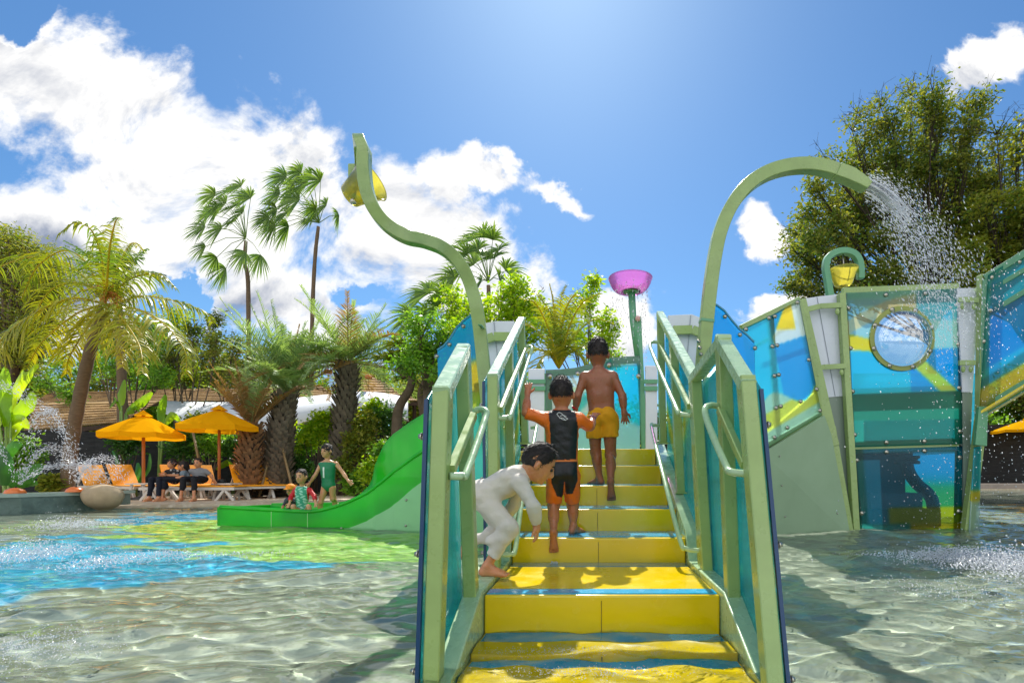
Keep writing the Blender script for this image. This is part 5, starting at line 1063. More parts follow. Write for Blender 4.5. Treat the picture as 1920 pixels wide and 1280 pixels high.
def make_lounger():
    """head at the origin end (-x'), foot towards +x', local units metres"""
    o = root('sun_lounger', (0, 0, .06), 'yellow sun lounger', 'sun lounger', 'yellow sun loungers on the deck')
    def B_(f): m_ = MB(); f(m_); return m_
    z = .06
    m_ = MB()
    for y in (-.3, .3): m_.beam((-.95, y, z+.30), (.95, y, z+.30), .05, .07)
    for x in (-.92, -.3, .3, .92): m_.beam((x, -.3, z+.30), (x, .3, z+.30), .05, .05)
    m_.build('frame', [LFR], o)
    for x in (-.75, .75):
        for y in (-.29, .29): m_ = MB(); m_.beam((x-.18, y, z), (x, y, z+.28), .05, .05); m_.beam((x+.18, y, z), (x, y, z+.28), .05, .05); m_.build('leg', [LFR], o)
    m_ = MB(); m_.beam((-.2, 0, z+.355), (.93, 0, z+.355), .58, .03); m_.build('seat', [LCL], o, bevel=.01)
    m_ = MB(); m_.beam((-.22, 0, z+.355), (-.66, 0, z+.93), .56, .03, up=(1, 0, .7)); m_.build('backrest', [LCL], o, bevel=.01)
    m_ = MB(); m_.beam((-.50, .2, z+.70), (-.80, .2, z+.33), .03, .03); m_.beam((-.50, -.2, z+.70), (-.80, -.2, z+.33), .03, .03); m_.build('prop', [LFR], o)
    return o
def copy_tree(o, parent=None):
    c = o.copy(); scene.collection.objects.link(c); c.parent = parent
    for ch in [x for x in bpy.data.objects if x.parent == o and x != c]: copy_tree(ch, c)
    return c
L0 = make_lounger()
spots = [(172, 14.2, 'yellow lounger half hidden behind the boulder, leftmost on the deck', -25), (228, 13.7, 'yellow lounger just left of the first umbrella pole', -25), (318, 13.9, 'yellow lounger with its back up behind the two women', -38), (372, 14.6, 'yellow lounger mostly hidden behind the seated people', -38), (450, 13.9, 'yellow lounger just right of the second umbrella pole', -38), (495, 14.4, 'yellow lounger in front of the dry date palm, rightmost on the deck', -38), (350, 12.7, 'flat yellow lounger the three people are sitting on', 0)]
for i, (px, d, lab, rz) in enumerate(spots):
    o = L0 if i == 0 else copy_tree(L0)
    x = P(px, 888, d).x; o.location = (x+.25, d, .06); o.rotation_euler = (0, 0, R(rz)); o['label'] = lab
for ob in [x for x in bpy.data.objects if x.parent == o and x.name.startswith(('backrest', 'prop'))]: bpy.data.objects.remove(ob)
o.scale = (1.25, 1, 1)
def table(label, px, d, w=.5):
    b = P(px, 888, d); b.z = .06; o = root('side_table', b, label, 'table', 'small tables between loungers')
    m_ = MB(); m_.box((b.x, b.y, .47), (w, w*.9, .04)); m_.build('table_top', [LFR], o, bevel=.008)
    for sx in (-1, 1):
        for sy in (-1, 1): m_ = MB(); m_.beam((b.x+sx*w*.42, b.y+sy*w*.36, .06), (b.x+sx*w*.3, b.y+sy*w*.3, .45), .05, .05); m_.build('leg', [LFR], o)
table('pale side table under the first umbrella', 268, 12.9); table('pale side table at the foot of the second umbrella', 425, 12.9)
m_ = MB(); b = P(416, 888, 12.9); m_.lathe((b.x, b.y, .492), [(.001, 0), (.09, 0), (.10, .05), (.07, .10), (.001, .11)], 14); tag(m_.build('bag', [mat('black bag', '#101114', .5)], smooth=True), 'small black bag on the pale table by the second umbrella pole', 'bag')
# bamboo props leaning on the palms
BAM = mat('bamboo prop', '#9a8058', .6, var=.2)
for lab, a, b in (('bamboo prop leaning right against the second date palm', (486, 925, 14.2), (506, 850, 14.8)), ('bamboo prop leaning left against the second date palm', (552, 905, 14.4), (529, 838, 14.8)), ('bamboo prop leaning against the thick palm trunk', (650, 928, 15.2), (643, 855, 15.6)), ('bamboo prop behind the seated man, leaning left', (374, 868, 15.4), (362, 810, 15.8))):
    A = P(*a); A.z = max(A.z, .07) if a[1] < 900 else .08; m_ = MB(); m_.tube([A, P(*b)], .035, 8); tag(m_.build('bamboo_prop', [BAM], smooth=True, origin=tuple(A)), lab, 'pole', 'bamboo props')
# red lamp shades hanging among the palms
for i, (px, py, lab) in enumerate([(615, 696, 'red lantern hanging between the date palms'), (691, 706, 'orange lantern on the shingle roof peak')]):
    d = 17.5 if i == 0 else 20.9; c = P(px, py, d); o = root('garden_lantern', c, lab, 'lantern'); m_ = MB(); m_.lathe(c, [(.001, -.08), (.13, -.07), (.15, 0), (.12, .06), (.001, .08)], 14); m_.build('shade', [mat('lantern red', '#c23a1c', .4)], o, smooth=True)
    m_ = MB(); m_.tube([c, c+Vector((0, 0, .5 if i == 0 else -.5))], .012, 6); m_.build('cord', [BLK], o)
# ------------------------------------------------------------------ people: smooth signed-distance bodies, meshed with surface nets
def surface_nets(F, org, h):
    S_ = F < 0; c = S_[:-1, :-1, :-1].astype(np.uint8)
    offs = [(i, j, k) for i in (0, 1) for j in (0, 1) for k in (0, 1)]; cnt = np.zeros(c.shape, np.uint8)
    nx, ny, nz_ = c.shape
    for i, j, k in offs: cnt += S_[i:nx+i, j:ny+j, k:nz_+k]
    idx = np.argwhere((cnt > 0) & (cnt < 8)); f = {o: F[idx[:, 0]+o[0], idx[:, 1]+o[1], idx[:, 2]+o[2]] for o in offs}
    acc = np.zeros((len(idx), 3)); num = np.zeros(len(idx))
    for a in offs:
        for ax in range(3):
            if a[ax] == 0:
                b = list(a); b[ax] = 1; b = tuple(b); fa, fb = f[a], f[b]; m_ = (fa < 0) != (fb < 0); t = np.where(m_, fa/np.where(m_, fa-fb, 1), 0)
                p = np.array(a, float)[None].repeat(len(idx), 0); p[:, ax] += t; acc += p*m_[:, None]; num += m_
    V_ = (idx+acc/num[:, None])*h+org; vid = np.full(c.shape, -1, np.int64); vid[idx[:, 0], idx[:, 1], idx[:, 2]] = np.arange(len(idx)); Q = []
    for ax in range(3):
        sl0 = [slice(1, -1)]*3; sl1 = [slice(1, -1)]*3; sl0[ax] = slice(0, -1); sl1[ax] = slice(1, None)
        a, b = S_[tuple(sl0)], S_[tuple(sl1)]; e = np.argwhere(a != b)
        if not len(e): continue
        base = e+1; base[:, ax] -= 1; s = a[e[:, 0], e[:, 1], e[:, 2]]; o1, o2 = [(1, 2), (2, 0), (0, 1)][ax]; q = []
        for d1, d2 in ((-1, -1), (0, -1), (0, 0), (-1, 0)):
            g_ = base.copy(); g_[:, o1] += d1; g_[:, o2] += d2; q.append(vid[g_[:, 0], g_[:, 1], g_[:, 2]])
        q = np.stack(q, 1); q[~s] = q[~s][:, ::-1]; Q.append(q)
    return V_, np.concatenate(Q)
class Body:
    def __init__(s): s.p = []
    def rc(s, a, b, ra, rb, k=.018, tag='', cut=None): s.p.append(('rc', np.array(a, float), np.array(b, float), ra, rb, k, tag, cut)); return s
    def el(s, c, r, M=None, k=.018, tag='', cut=None): s.p.append(('el', np.array(c, float), np.array(r, float), np.eye(3) if M is None else np.array(M, float), 0, k, tag, cut)); return s
    def pick(s, tags, inflate, cuts=None, k=None):
        b = Body()
        for q in s.p:
            if q[6] in tags:
                q = list(q)
                if q[0] == 'rc': q[3] += inflate; q[4] += inflate
                else: q[2] = q[2]+inflate
                if cuts and q[6] in cuts: q[7] = cuts[q[6]]
                if k: q[5] = max(q[5], k)
                b.p.append(tuple(q))
        return b
    def mesh(s, h, wr=0.0, ws=60.0, seed=0, cuts=None):
        lo = np.full(3, 1e9); hi = -lo
        for q in s.p:
            r_ = max(q[3], q[4]) if q[0] == 'rc' else max(q[2])
            for c in ((q[1], q[2]) if q[0] == 'rc' else (q[1],)): lo = np.minimum(lo, c-r_); hi = np.maximum(hi, c+r_)
        lo -= h*5; hi += h*5; n = np.ceil((hi-lo)/h).astype(int)+1; F = np.full(n, .5, np.float32)
        ax = [lo[i]+h*np.arange(n[i]) for i in range(3)]
        for q in s.p:
            k = q[5]; r_ = max(q[3], q[4]) if q[0] == 'rc' else max(q[2]); pts = (q[1], q[2]) if q[0] == 'rc' else (q[1],); mg = r_+k+h*4
            a = np.maximum(((np.min(pts, 0)-mg-lo)/h).astype(int), 0); b = np.minimum(((np.max(pts, 0)+mg-lo)/h).astype(int)+2, n)
            X_, Y_, Z_ = np.meshgrid(ax[0][a[0]:b[0]], ax[1][a[1]:b[1]], ax[2][a[2]:b[2]], indexing='ij'); Pp = np.stack([X_, Y_, Z_], -1)
            if q[0] == 'rc':
                ba = q[2]-q[1]; pa = Pp-q[1]; t = np.clip((pa@ba)/max(ba@ba, 1e-9), 0, 1); d = np.linalg.norm(pa-t[..., None]*ba, axis=-1)-(q[3]+(q[4]-q[3])*t)
            else:
                l = (Pp-q[1])@q[3].T if False else (Pp-q[1])@q[3]; k0 = np.linalg.norm(l/q[2], axis=-1); k1 = np.linalg.norm(l/q[2]**2, axis=-1); d = k0*(k0-1)/np.maximum(k1, 1e-6)
            if q[7] is not None:
                for pt, nn in q[7]: d = np.maximum(d, (Pp-np.array(pt))@np.array(nn))
            G_ = F[a[0]:b[0], a[1]:b[1], a[2]:b[2]]; hh = np.maximum(k-np.abs(G_-d), 0)/k; F[a[0]:b[0], a[1]:b[1], a[2]:b[2]] = np.minimum(G_, d)-hh*hh*k*.25
        if wr or cuts:
            X_, Y_, Z_ = np.meshgrid(*ax, indexing='ij')
            if wr:
                g = np.random.default_rng(seed)
                for i in range(7):
                    v = g.normal(size=3); v /= np.linalg.norm(v); v[2] *= 1.6; F += (wr/2.6)*np.sin((X_*v[0]+Y_*v[1]+Z_*v[2])*ws*g.uniform(.5, 1.6)+g.uniform(0, 6)+1.5*np.sin(Z_*ws*.3+i)).astype(np.float32)
            if cuts:
                for pt, nn in cuts: F = np.maximum(F, ((X_-pt[0])*nn[0]+(Y_-pt[1])*nn[1]+(Z_-pt[2])*nn[2]).astype(np.float32))
        return surface_nets(F, lo, h)
def skinmat(name, col, red):
    if name in MATS: return MATS[name]
    m_ = bpy.data.materials.new(name); m_.use_nodes = True; N = NT(m_.node_tree); t = N.n('ShaderNodeTexCoord').outputs['Object']
    b = N.mix(N.rng(N.noise(t, 14, 4), .35, .7, 0, .5), C(col), C(red))
    p = N.n('ShaderNodeBsdfPrincipled', None, Base_Color=b, Roughness=.3); p.inputs['Subsurface Weight'].default_value = .25; N.set(p.inputs['Roughness'], N.rng(N.noise(t, 22, 4), .35, .65, .2, .5)); p.inputs['Subsurface Radius'].default_value = (.02, .007, .003); p.inputs['Subsurface Scale'].default_value = .6
    N.set(p.inputs['Normal'], N.n('ShaderNodeBump', None, Height=N.noise(t, 90, 3), Strength=.15, Distance=.004))
    N.n('ShaderNodeOutputMaterial', None, Surface=p.outputs[0]); MATS[name] = m_; return m_
HAIR = mat('dark wet hair', '#241a15', .62, var=.4, vscale=40); 
def clothmat(name, rough=.7, sheen=.2, trans=.12):
    m_ = bpy.data.materials.new(name); m_.use_nodes = True; N = NT(m_.node_tree); c = N.n('ShaderNodeAttribute', {'attribute_name': 'col'}).outputs['Color']; t = N.n('ShaderNodeTexCoord').outputs['Object']
    p = N.n('ShaderNodeBsdfPrincipled', None, Base_Color=c, Roughness=rough); N.set(p.inputs['Normal'], N.n('ShaderNodeBump', None, Height=N.noise(t, 55, 5, .6), Strength=.5, Distance=.01))
    tl = N.n('ShaderNodeBsdfTranslucent', None, Color=c); N.n('ShaderNodeOutputMaterial', None, Surface=N.n('ShaderNodeMixShader', None, i0=trans, i1=p.outputs[0], i2=tl.outputs[0]).outputs[0]); return m_
CLOTH = clothmat('swim cloth', .42); SOFT = clothmat('soft cotton', .75, trans=.22)
def nrm(v): v = np.array(v, float); return v/np.linalg.norm(v)
def hand(b, W_, d, pn, s, curl=.25, spread=.16, tag='hand', thumb=1):
    """palm + five fingers; d = direction of the fingers, pn = palm normal"""
    W_ = np.array(W_, float); d = nrm(d); pn = nrm(np.array(pn, float)-d*np.dot(pn, d)); sd = np.cross(d, pn)*thumb; L = .052*s
    b.rc(W_, W_+d*L*.35, .019*s, .022*s, .012, tag)
    for q in (-.6, 0, .6): b.rc(W_+d*L*.25+sd*q*.012*s, W_+d*L*.95+sd*q*.024*s, .012*s, .0095*s, .01, tag)
    for i, (q, l) in enumerate(((1.5, .040), (.5, .046), (-.5, .042), (-1.5, .033))):
        fd = nrm(d+sd*q*spread*.7); p0 = W_+d*L*.95+sd*q*.0125*s; p1 = p0+fd*l*s*.5; f2 = nrm(fd+pn*curl*(1.3+.2*i)); p2 = p1+f2*l*s*.5
        b.rc(p0, p1, .0075*s, .0068*s, .004, tag); b.rc(p1, p2, .0068*s, .0055*s, .003, tag)
    t0 = W_+d*L*.3+sd*.018*s; t1 = t0+nrm(sd*.9+d*.7+pn*.2)*.026*s; t2 = t1+nrm(sd*.35+d*.9+pn*.3)*.022*s
    b.rc(t0, t1, .010*s, .0085*s, .006, tag); b.rc(t1, t2, .0085*s, .0065*s, .004, tag)
def foot(b, A, d, up, s, tag='foot'):
    """A ankle, d towards the toes, up = away from the sole"""
    A = np.array(A, float); d = nrm(d); up = nrm(np.array(up, float)-d*np.dot(up, d)); sd = np.cross(d, up)
    heel = A-up*.035*s-d*.022*s; ball = A-up*.043*s+d*.085*s
    b.rc(A, heel, .024*s, .022*s, .015, tag); b.rc(A-up*.005*s, ball+up*.006*s, .022*s, .014*s, .02, tag); b.rc(heel, ball, .021*s, .015*s, .02, tag)
    for q in (-1, 1): b.rc(heel+d*.03*s, ball+sd*q*.016*s, .014*s, .014*s, .015, tag)
    for i, q in enumerate((-2, -1, 0, 1, 2)): b.rc(ball+sd*q*.0115*s+d*.008*s, ball+sd*q*.0125*s+d*(.030-.002*abs(q))*s-up*.004*s, (.0088 if i else .0105)*s, (.0072 if i else .009)*s, .004, tag)
def human(label, J, s, skin, hf, hu=(0, 0, 1), hs=1.0, h=.0048, group=None, hands={}, feet={}, hair='short', clothes=None, eyes=False, bulk=1.0, headr=(.069, .084, .096), hairmat=None, obj_origin=None):
    """J: joints H N Sl Sr El Er Wl Wr (hands) P Kl Kr Al Ar (ankles), Hl Hr hips; hf = face direction"""
    J = {k: np.array(v, float) for k, v in J.items()}; up = nrm(J['N']-J['P']); rt = J['Sr']-J['Sl']; rt = nrm(rt-up*(rt@up)); fw = np.cross(up, rt); M = np.stack([rt, fw, up], 1)
    hf = nrm(hf); hu = nrm(np.array(hu, float)-hf*np.dot(hu, hf)); hr = np.cross(hf, hu); HM = np.stack([hr, hf, hu], 1); H = J['H']; k_ = s*bulk
    b = Body(); hd = np.array(headr)*hs
    b.el(H+hu*.012*hs-hf*.008*hs, hd*np.array([1, 1, .92]), HM, .02, 'head'); b.el(H-hu*.042*hs+hf*.020*hs, hd*np.array([.72, .70, .58]), HM, .03, 'head')
    b.el(H-hu*.022*hs+hf*.088*hs, np.array([.010, .013, .016])*hs, HM, .012, 'head'); b.rc(H+hu*.012*hs+hf*.078*hs, H-hu*.018*hs+hf*.09*hs, .006*hs, .009*hs, .01, 'head')
    b.el(H-hu*.052*hs+hf*.076*hs, np.array([.020, .008, .0065])*hs, HM, .006, 'head'); b.el(H-hu*.078*hs+hf*.062*hs, np.array([.018, .014, .013])*hs, HM, .015, 'head')
    for q in (-1, 1): b.el(H+hr*q*(hd[0]+.004*hs)-hu*.012*hs-hf*.004*hs, np.array([.012, .015, .025])*hs, HM@np.array([[math.cos(.5*q), -math.sin(.5*q), 0], [math.sin(.5*q), math.cos(.5*q), 0], [0, 0, 1]]), .006, 'head')
    b.rc(H-hu*.045*hs-hf*.012*hs, J['N']-up*.012*s, .036*hs*.95, .034*k_, .025, 'neck')
    ch = J['N']-up*.085*s; wa = J['N']*.42+J['P']*.58; sw = np.linalg.norm(J['Sr']-J['Sl'])/2
    b.rc(J['Sl']-up*.004*s, J['N']-up*.02*s, .030*k_, .030*k_, .03, 'torso'); b.rc(J['Sr']-up*.004*s, J['N']-up*.02*s, .030*k_, .030*k_, .03, 'torso')
    b.el(ch, (sw*.98, .060*k_, .095*s), M, .03, 'torso'); b.el(ch-up*.075*s, (sw*.84, .056*k_, .085*s), M, .03, 'torso'); b.el(wa, (.078*k_, .055*k_, .095*s), M, .03, 'torso'); b.el(J['P'], (.082*k_, .060*k_, .065*s), M, .03, 'pelvis')
    for q in (-1, 1): b.rc(J['N']-up*.13*s+rt*q*.036*k_, J['P']+rt*q*.036*k_, .048*k_, .048*k_, .03, 'torso')
    for q in (-1, 1): b.el(J['P']+rt*q*.036*k_-fw*.028*k_-up*.018*s, (.042*k_, .042*k_, .047*k_), M, .025, 'pelvis'); b.el(ch+rt*q*sw*.5-fw*.028*k_+up*.0*s, (.042*k_, .030*k_, .055*s), M, .02, 'torso')
    b.rc(J['N']-up*.12*s-fw*.02*k_, J['P']-fw*.02*k_, .026*k_, .026*k_, .02, 'torso')
    for q in 'lr':
        S_, E, W_ = J['S'+q], J['E'+q], J['W'+q]
        b.rc(S_, E, .031*k_, .0235*k_, .022, 'uarm'+q); b.rc(E, W_, .0245*k_, .0165*k_, .015, 'farm'+q); b.rc(E*.75+W_*.25, E*.45+W_*.55, .0245*k_, .020*k_, .02, 'farm'+q)
        hp, K, A = J['H'+q], J['K'+q], J['A'+q]; b.rc(hp, K, .050*k_, .034*k_, .03, 'thigh'+q); b.rc(K, A, .033*k_, .0205*k_, .02, 'shin'+q)
        bk = nrm(np.cross(K-hp, np.cross(fw, K-hp))) if False else -fw; cm = K*.68+A*.32
        b.el(cm+bk*.010*k_, (.030*k_, .032*k_, .060*s), np.stack([rt, fw, nrm(K-A)], 1), .025, 'shin'+q); b.el(K+fw*.004, (.031*k_,)*3, None, .02, 'shin'+q)
        hn = hands.get(q, {}); hand(b, W_, hn.get('d', W_-E), hn.get('n', fw), s*hn.get('s', 1.0), hn.get('curl', .25), hn.get('spread', .16), 'hand', hn.get('t', 1))
        ft = feet.get(q, {}); foot(b, A, ft.get('d', fw), ft.get('up', (0, 0, 1)), s)
    V_, F_ = b.mesh(h); org = obj_origin if obj_origin is not None else ((J['Al'][0]+J['Ar'][0])/2, (J['Al'][1]+J['Ar'][1])/2, V_[:, 2].min())
    o = root('person', org, label, 'person', group); from_np('body', V_, F_, skin, o, smooth=True)
    # hair
    hb = Body(); g = np.random.default_rng(int(abs(H[0])*1000)); hb.el(H+hu*.016*hs-hf*.011*hs, hd*np.array([1.0, 1.0, .93])+np.array([.0015, .003, .007])*hs, HM, .01)
    if hair == 'short': cuts = [(H+hf*.032*hs+hu*.045*hs, nrm(hf*.85-hu*.5)), (H-hu*.002*hs, nrm(-hu+hf*.22))]
    elif hair == 'low': cuts = [(H+hf*.040*hs+hu*.040*hs, nrm(hf*.85-hu*.5)), (H-hu*.018*hs, nrm(-hu+hf*.45))]
    else:
        cuts = [(H+hf*.052*hs, nrm(hf*.95-hu*.5))]; e = H-hf*.075*hs
        if hair == 'bun': hb.el(H-hf*.075*hs+hu*.055*hs, (.035*hs, .035*hs, .035*hs), HM, .015); cuts.append((H-hu*.055*hs, -hu))
        elif hair == 'tail': hb.rc(H-hf*.085*hs+hu*.02*hs, H-hf*.12*hs-hu*.14*hs, .03*hs, .018*hs, .02); hb.rc(H-hf*.06*hs, H-hf*.07*hs-hu*.06*hs, .05*hs, .03*hs, .02)
        elif hair == 'bob': hb.rc(H-hf*.03*hs, H-hf*.04*hs-hu*.07*hs, .078*hs, .055*hs, .02)
    V_, F_ = hb.mesh(h*.9, wr=.003*hs, ws=150, seed=3, cuts=cuts)
    gg = np.random.default_rng(9); ns = 2600 if h < .006 else 500; bi = gg.integers(0, len(V_), ns); p0 = V_[bi]; no = unit((((p0-H)@HM)/hd**2)@HM.T); fl = nrm(-hu*.8-hf*.35); tg = unit(fl-no*(no@fl)[:, None]+gg.normal(size=(ns, 3))*.35)
    ln = (.017 if hair in ('short', 'low') else .03)*hs*gg.uniform(.5, 1.4, ns); ts = np.linspace(0, 1, 3); Cn = p0[:, None]+(tg+no*.35)[:, None]*(ln[:, None]*ts)[..., None]-no[:, None]*(ln[:, None]*.25*ts**2)[..., None]
    keep = np.ones(ns, bool); keep &= ((Cn[:, -1]-(H-hu*.036*hs))@hu > 0) if hair in ('short', 'low') else True
    Vs, Fs = ribbon(Cn[keep], unit(np.cross(tg, no))[keep], np.array([.0028, .0024, .0004])*hs*(1 if h < .006 else 2))
    from_np('hair', np.concatenate([V_, Vs]), np.concatenate([F_, Fs+len(V_)]), hairmat or HAIR, o, smooth=True)
    if eyes:
        for q in (-1, 1):
            m_ = MB(); m_.ball(tuple(H+hr*q*.028*hs+hf*.073*hs+hu*.004*hs), .0085*hs, 8); m_.build('eye', [mat('dark eye', '#14100e', .15)], o, smooth=True)
            m_ = MB(); a = H+hr*q*.044*hs+hf*.068*hs+hu*.022*hs; c = H+hr*q*.014*hs+hf*.080*hs+hu*.024*hs; m_.tube([tuple(a), tuple((a+c)/2+hu*.004*hs+hf*.002), tuple(c)], .0032*hs, 5); m_.build('eyebrow', [HAIR], o)
        m_ = MB(); c = H-hu*.052*hs+hf*.0835*hs; m_.tube([tuple(c-hr*.016*hs-hf*.003), tuple(c), tuple(c+hr*.016*hs-hf*.003)], .0026*hs, 5); m_.build('mouth', [mat('lip', '#7c3a33', .4)], o)
    for nm, tags, infl, cuts_, colf, mt, wr, extra in (clothes or []):
        cb2 = b.pick(tags, infl, cuts_); 
        if extra: extra(cb2, J, M, s)
        V_, F_ = cb2.mesh(h, wr=wr, ws=70, seed=5); cols = colf(V_) if callable(colf) else np.repeat(np.array([C(colf)[:3]]), len(V_), 0)
        from_np(nm, V_, F_, mt, o, smooth=True, colors=cols)
    return o
def cutat(a, b, t): a, b = np.array(a), np.array(b); return [(a*(1-t)+b*t, nrm(b-a))]
SK1 = skinmat('brown skin', '#b0704a', '#bb6642'); SK2 = skinmat('deep brown skin', '#8f5838', '#954f32'); SK3 = skinmat('warm tan skin', '#c48a60', '#ca7854'); SK4 = skinmat('light tan skin', '#c6966c', '#c4805f')
KIDS = 'children on the yellow stairs'; KSL = 'children at the end of the slide'; ADU = 'adults sitting on the lounger'
# --- boy in the orange and black swimsuit
d = 3.25
J = dict(H=P(1053, 738, 3.26), N=P(1053, 771, 3.25), Sl=P(1021, 785, 3.24), Sr=P(1086, 786, 3.24), El=P(986, 774, 3.22), Wl=P(989, 738, 3.33), Er=P(1107, 800, 3.30), Wr=P(1113, 782, 3.45),
         P=P(1056, 884, 3.25), Hl=P(1042, 896, 3.25), Hr=P(1071, 896, 3.26), Kl=P(1038, 948, 3.28), Al=P(1038, 1000, 3.16), Kr=P(1074, 946, 3.36), Ar=P(1075, 0, 3.34))
J['Ar'].z = .324+.056
inside = lambda x, z, poly: np.array([sum(((poly[i][1] > zz) != (poly[i-1][1] > zz)) and (xx < (poly[i-1][0]-poly[i][0])*(zz-poly[i][1])/(poly[i-1][1]-poly[i][1]+1e-9)+poly[i][0]) for i in range(len(poly))) % 2 == 1 for xx, zz in zip(x, z)])
def suit_col(V_):
    c = np.repeat(np.array([C('#e8700e')[:3]]), len(V_), 0); x = V_[:, 0]*933/V_[:, 1]+1106; z = 888-(V_[:, 2]-EYE)*933/V_[:, 1]; back = V_[:, 1] < 3.27
    p1 = [(1028, 768), (1078, 768), (1084, 800), (1080, 862), (1034, 862), (1031, 800)]; p2 = [(1034, 864), (1082, 864), (1083, 900), (1074, 925), (1061, 926), (1058, 900), (1055, 932), (1044, 930), (1034, 905)]
    m1 = (inside(x, z, p1) | inside(x, z, p2)) & back; c[m1] = C('#0d1016')[:3]; m2 = (np.abs(z-863) < 1.6) & back & (x > 1033) & (x < 1082); c[m2] = C('#e8803a')[:3]
    return c
Jn = {k: np.array(v) for k, v in J.items()}
o = human('boy in an orange and black swimsuit climbing the stairs, hand on the rail', J, .93, SK1, (0.05, 1, .05), hs=1.04, bulk=1.17, group=KIDS,
      hands={'l': dict(d=(.05, .25, 1), n=(0, 1, 0), curl=.35, t=-1), 'r': dict(d=(.25, .75, .45), n=(0, .3, -1), curl=.15, spread=.3)},
      feet={'l': dict(d=(.05, .15, -1), up=(0, 1, .1)), 'r': dict(d=(.55, .8, 0))}, hair='short',
      clothes=[('swimsuit', ('torso', 'pelvis', 'uarml', 'uarmr', 'thighl', 'thighr'), .006, {'uarml': cutat(Jn['Sl'], Jn['El'], .95), 'uarmr': cutat(Jn['Sr'], Jn['Er'], .85), 'thighl': cutat(Jn['Hl'], Jn['Kl'], .86), 'thighr': cutat(Jn['Hr'], Jn['Kr'], .80)}, suit_col, CLOTH, .0022,
                lambda b, J, M, s: (b.rc(J['Hl'], J['Kl'], .062*s, .050*s, .02, '', cutat(J['Hl'], J['Kl'], .86)), b.rc(J['Hr'], J['Kr'], .060*s, .048*s, .02, '', cutat(J['Hr'], J['Kr'], .80)), b.rc(J['Sl'], J['El'], .040*s, .037*s, .02, '', cutat(J['Sl'], J['El'], .95)), b.rc(J['Sr'], J['Er'], .040*s, .037*s, .02, '', cutat(J['Sr'], J['Er'], .85))))])
m_ = MB()
def ycurve(pts, r):
    m_.tube(catmull([P(x, y, 3.148) for x, y in pts], 5), r, 5)
ycurve([(1044, 776), (1048, 773), (1053, 775), (1060, 782), (1065, 785)], .0022); ycurve([(1044, 776), (1049, 782), (1058, 787), (1065, 785)], .0022); ycurve([(1050, 780), (1056, 778), (1062, 781)], .0018); ycurve([(1049, 784), (1055, 783), (1061, 788)], .0018)
m_.build('back_emblem', [mat('pale print', '#c9ccd2', .6)], o)
m_ = MB(); w0 = np.array(P(1112, 785, 3.42)); m_.lathe(tuple(w0), [(.0185, -.006), (.0205, -.006), (.0205, .006), (.0185, .006)], 16, axis=(.15, .8, .4)); m_.build('wristband', [mat('purple band', '#5b3f78', .4)], o)
# --- older boy in yellow shorts
J = dict(H=P(1121, 663, 3.96), N=P(1122, 694, 3.95), Sl=P(1096, 706, 3.94), Sr=P(1149, 705, 3.94), El=P(1083, 742, 3.93), Wl=P(1079, 768, 4.02), Er=P(1167, 742, 3.92), Wr=P(1170, 771, 3.92),
         P=P(1129, 778, 3.95), Hl=P(1114, 789, 3.95), Hr=P(1143, 789, 3.95), Kl=P(1117, 847, 4.02), Al=P(1124, 0, 4.02), Kr=P(1145, 853, 3.98), Ar=P(1145, 905, 3.82))
J['Al'].z = .64+.062
Jn = {k: np.array(v) for k, v in J.items()}
o = human('taller bare-backed boy in yellow swim shorts, highest on the stairs', J, 1.06, SK2, (.02, 1, 0), hs=1.13, bulk=1.17, group=KIDS,
      hands={'l': dict(d=(-.1, .3, -1), n=(1, 0, 0), curl=.3, t=-1), 'r': dict(d=(.12, .05, -1), n=(-.2, 1, 0), curl=.2, spread=.3, t=1)},
      feet={'l': dict(d=(-.55, .7, 0)), 'r': dict(d=(.06, .25, -1), up=(0, 1, .2))}, hair='short',
      clothes=[('swim_shorts', ('pelvis',), .008, None, '#e6a400', SOFT, .004,
                lambda b, J, M, s: (b.rc(J['Hl'], J['Kl'], .070*s, .066*s, .02, '', cutat(J['Hl'], J['Kl'], .50)), b.rc(J['Hr'], J['Kr'], .070*s, .066*s, .02, '', cutat(J['Hr'], J['Kr'], .46)), b.el(J['P']+M[:, 2]*.03, (.092*s, .068*s, .05*s), M, .02, '', [(J['P']+M[:, 2]*.062, M[:, 2])])))])
m_ = MB(); m_.lathe(tuple(np.array(P(1078, 763, 4.0))), [(.022, -.009), (.025, -.009), (.025, .009), (.022, .009)], 16, axis=(-.1, .4, -1)); m_.build('wristband', [mat('red band', '#c4101c', .4)], o)
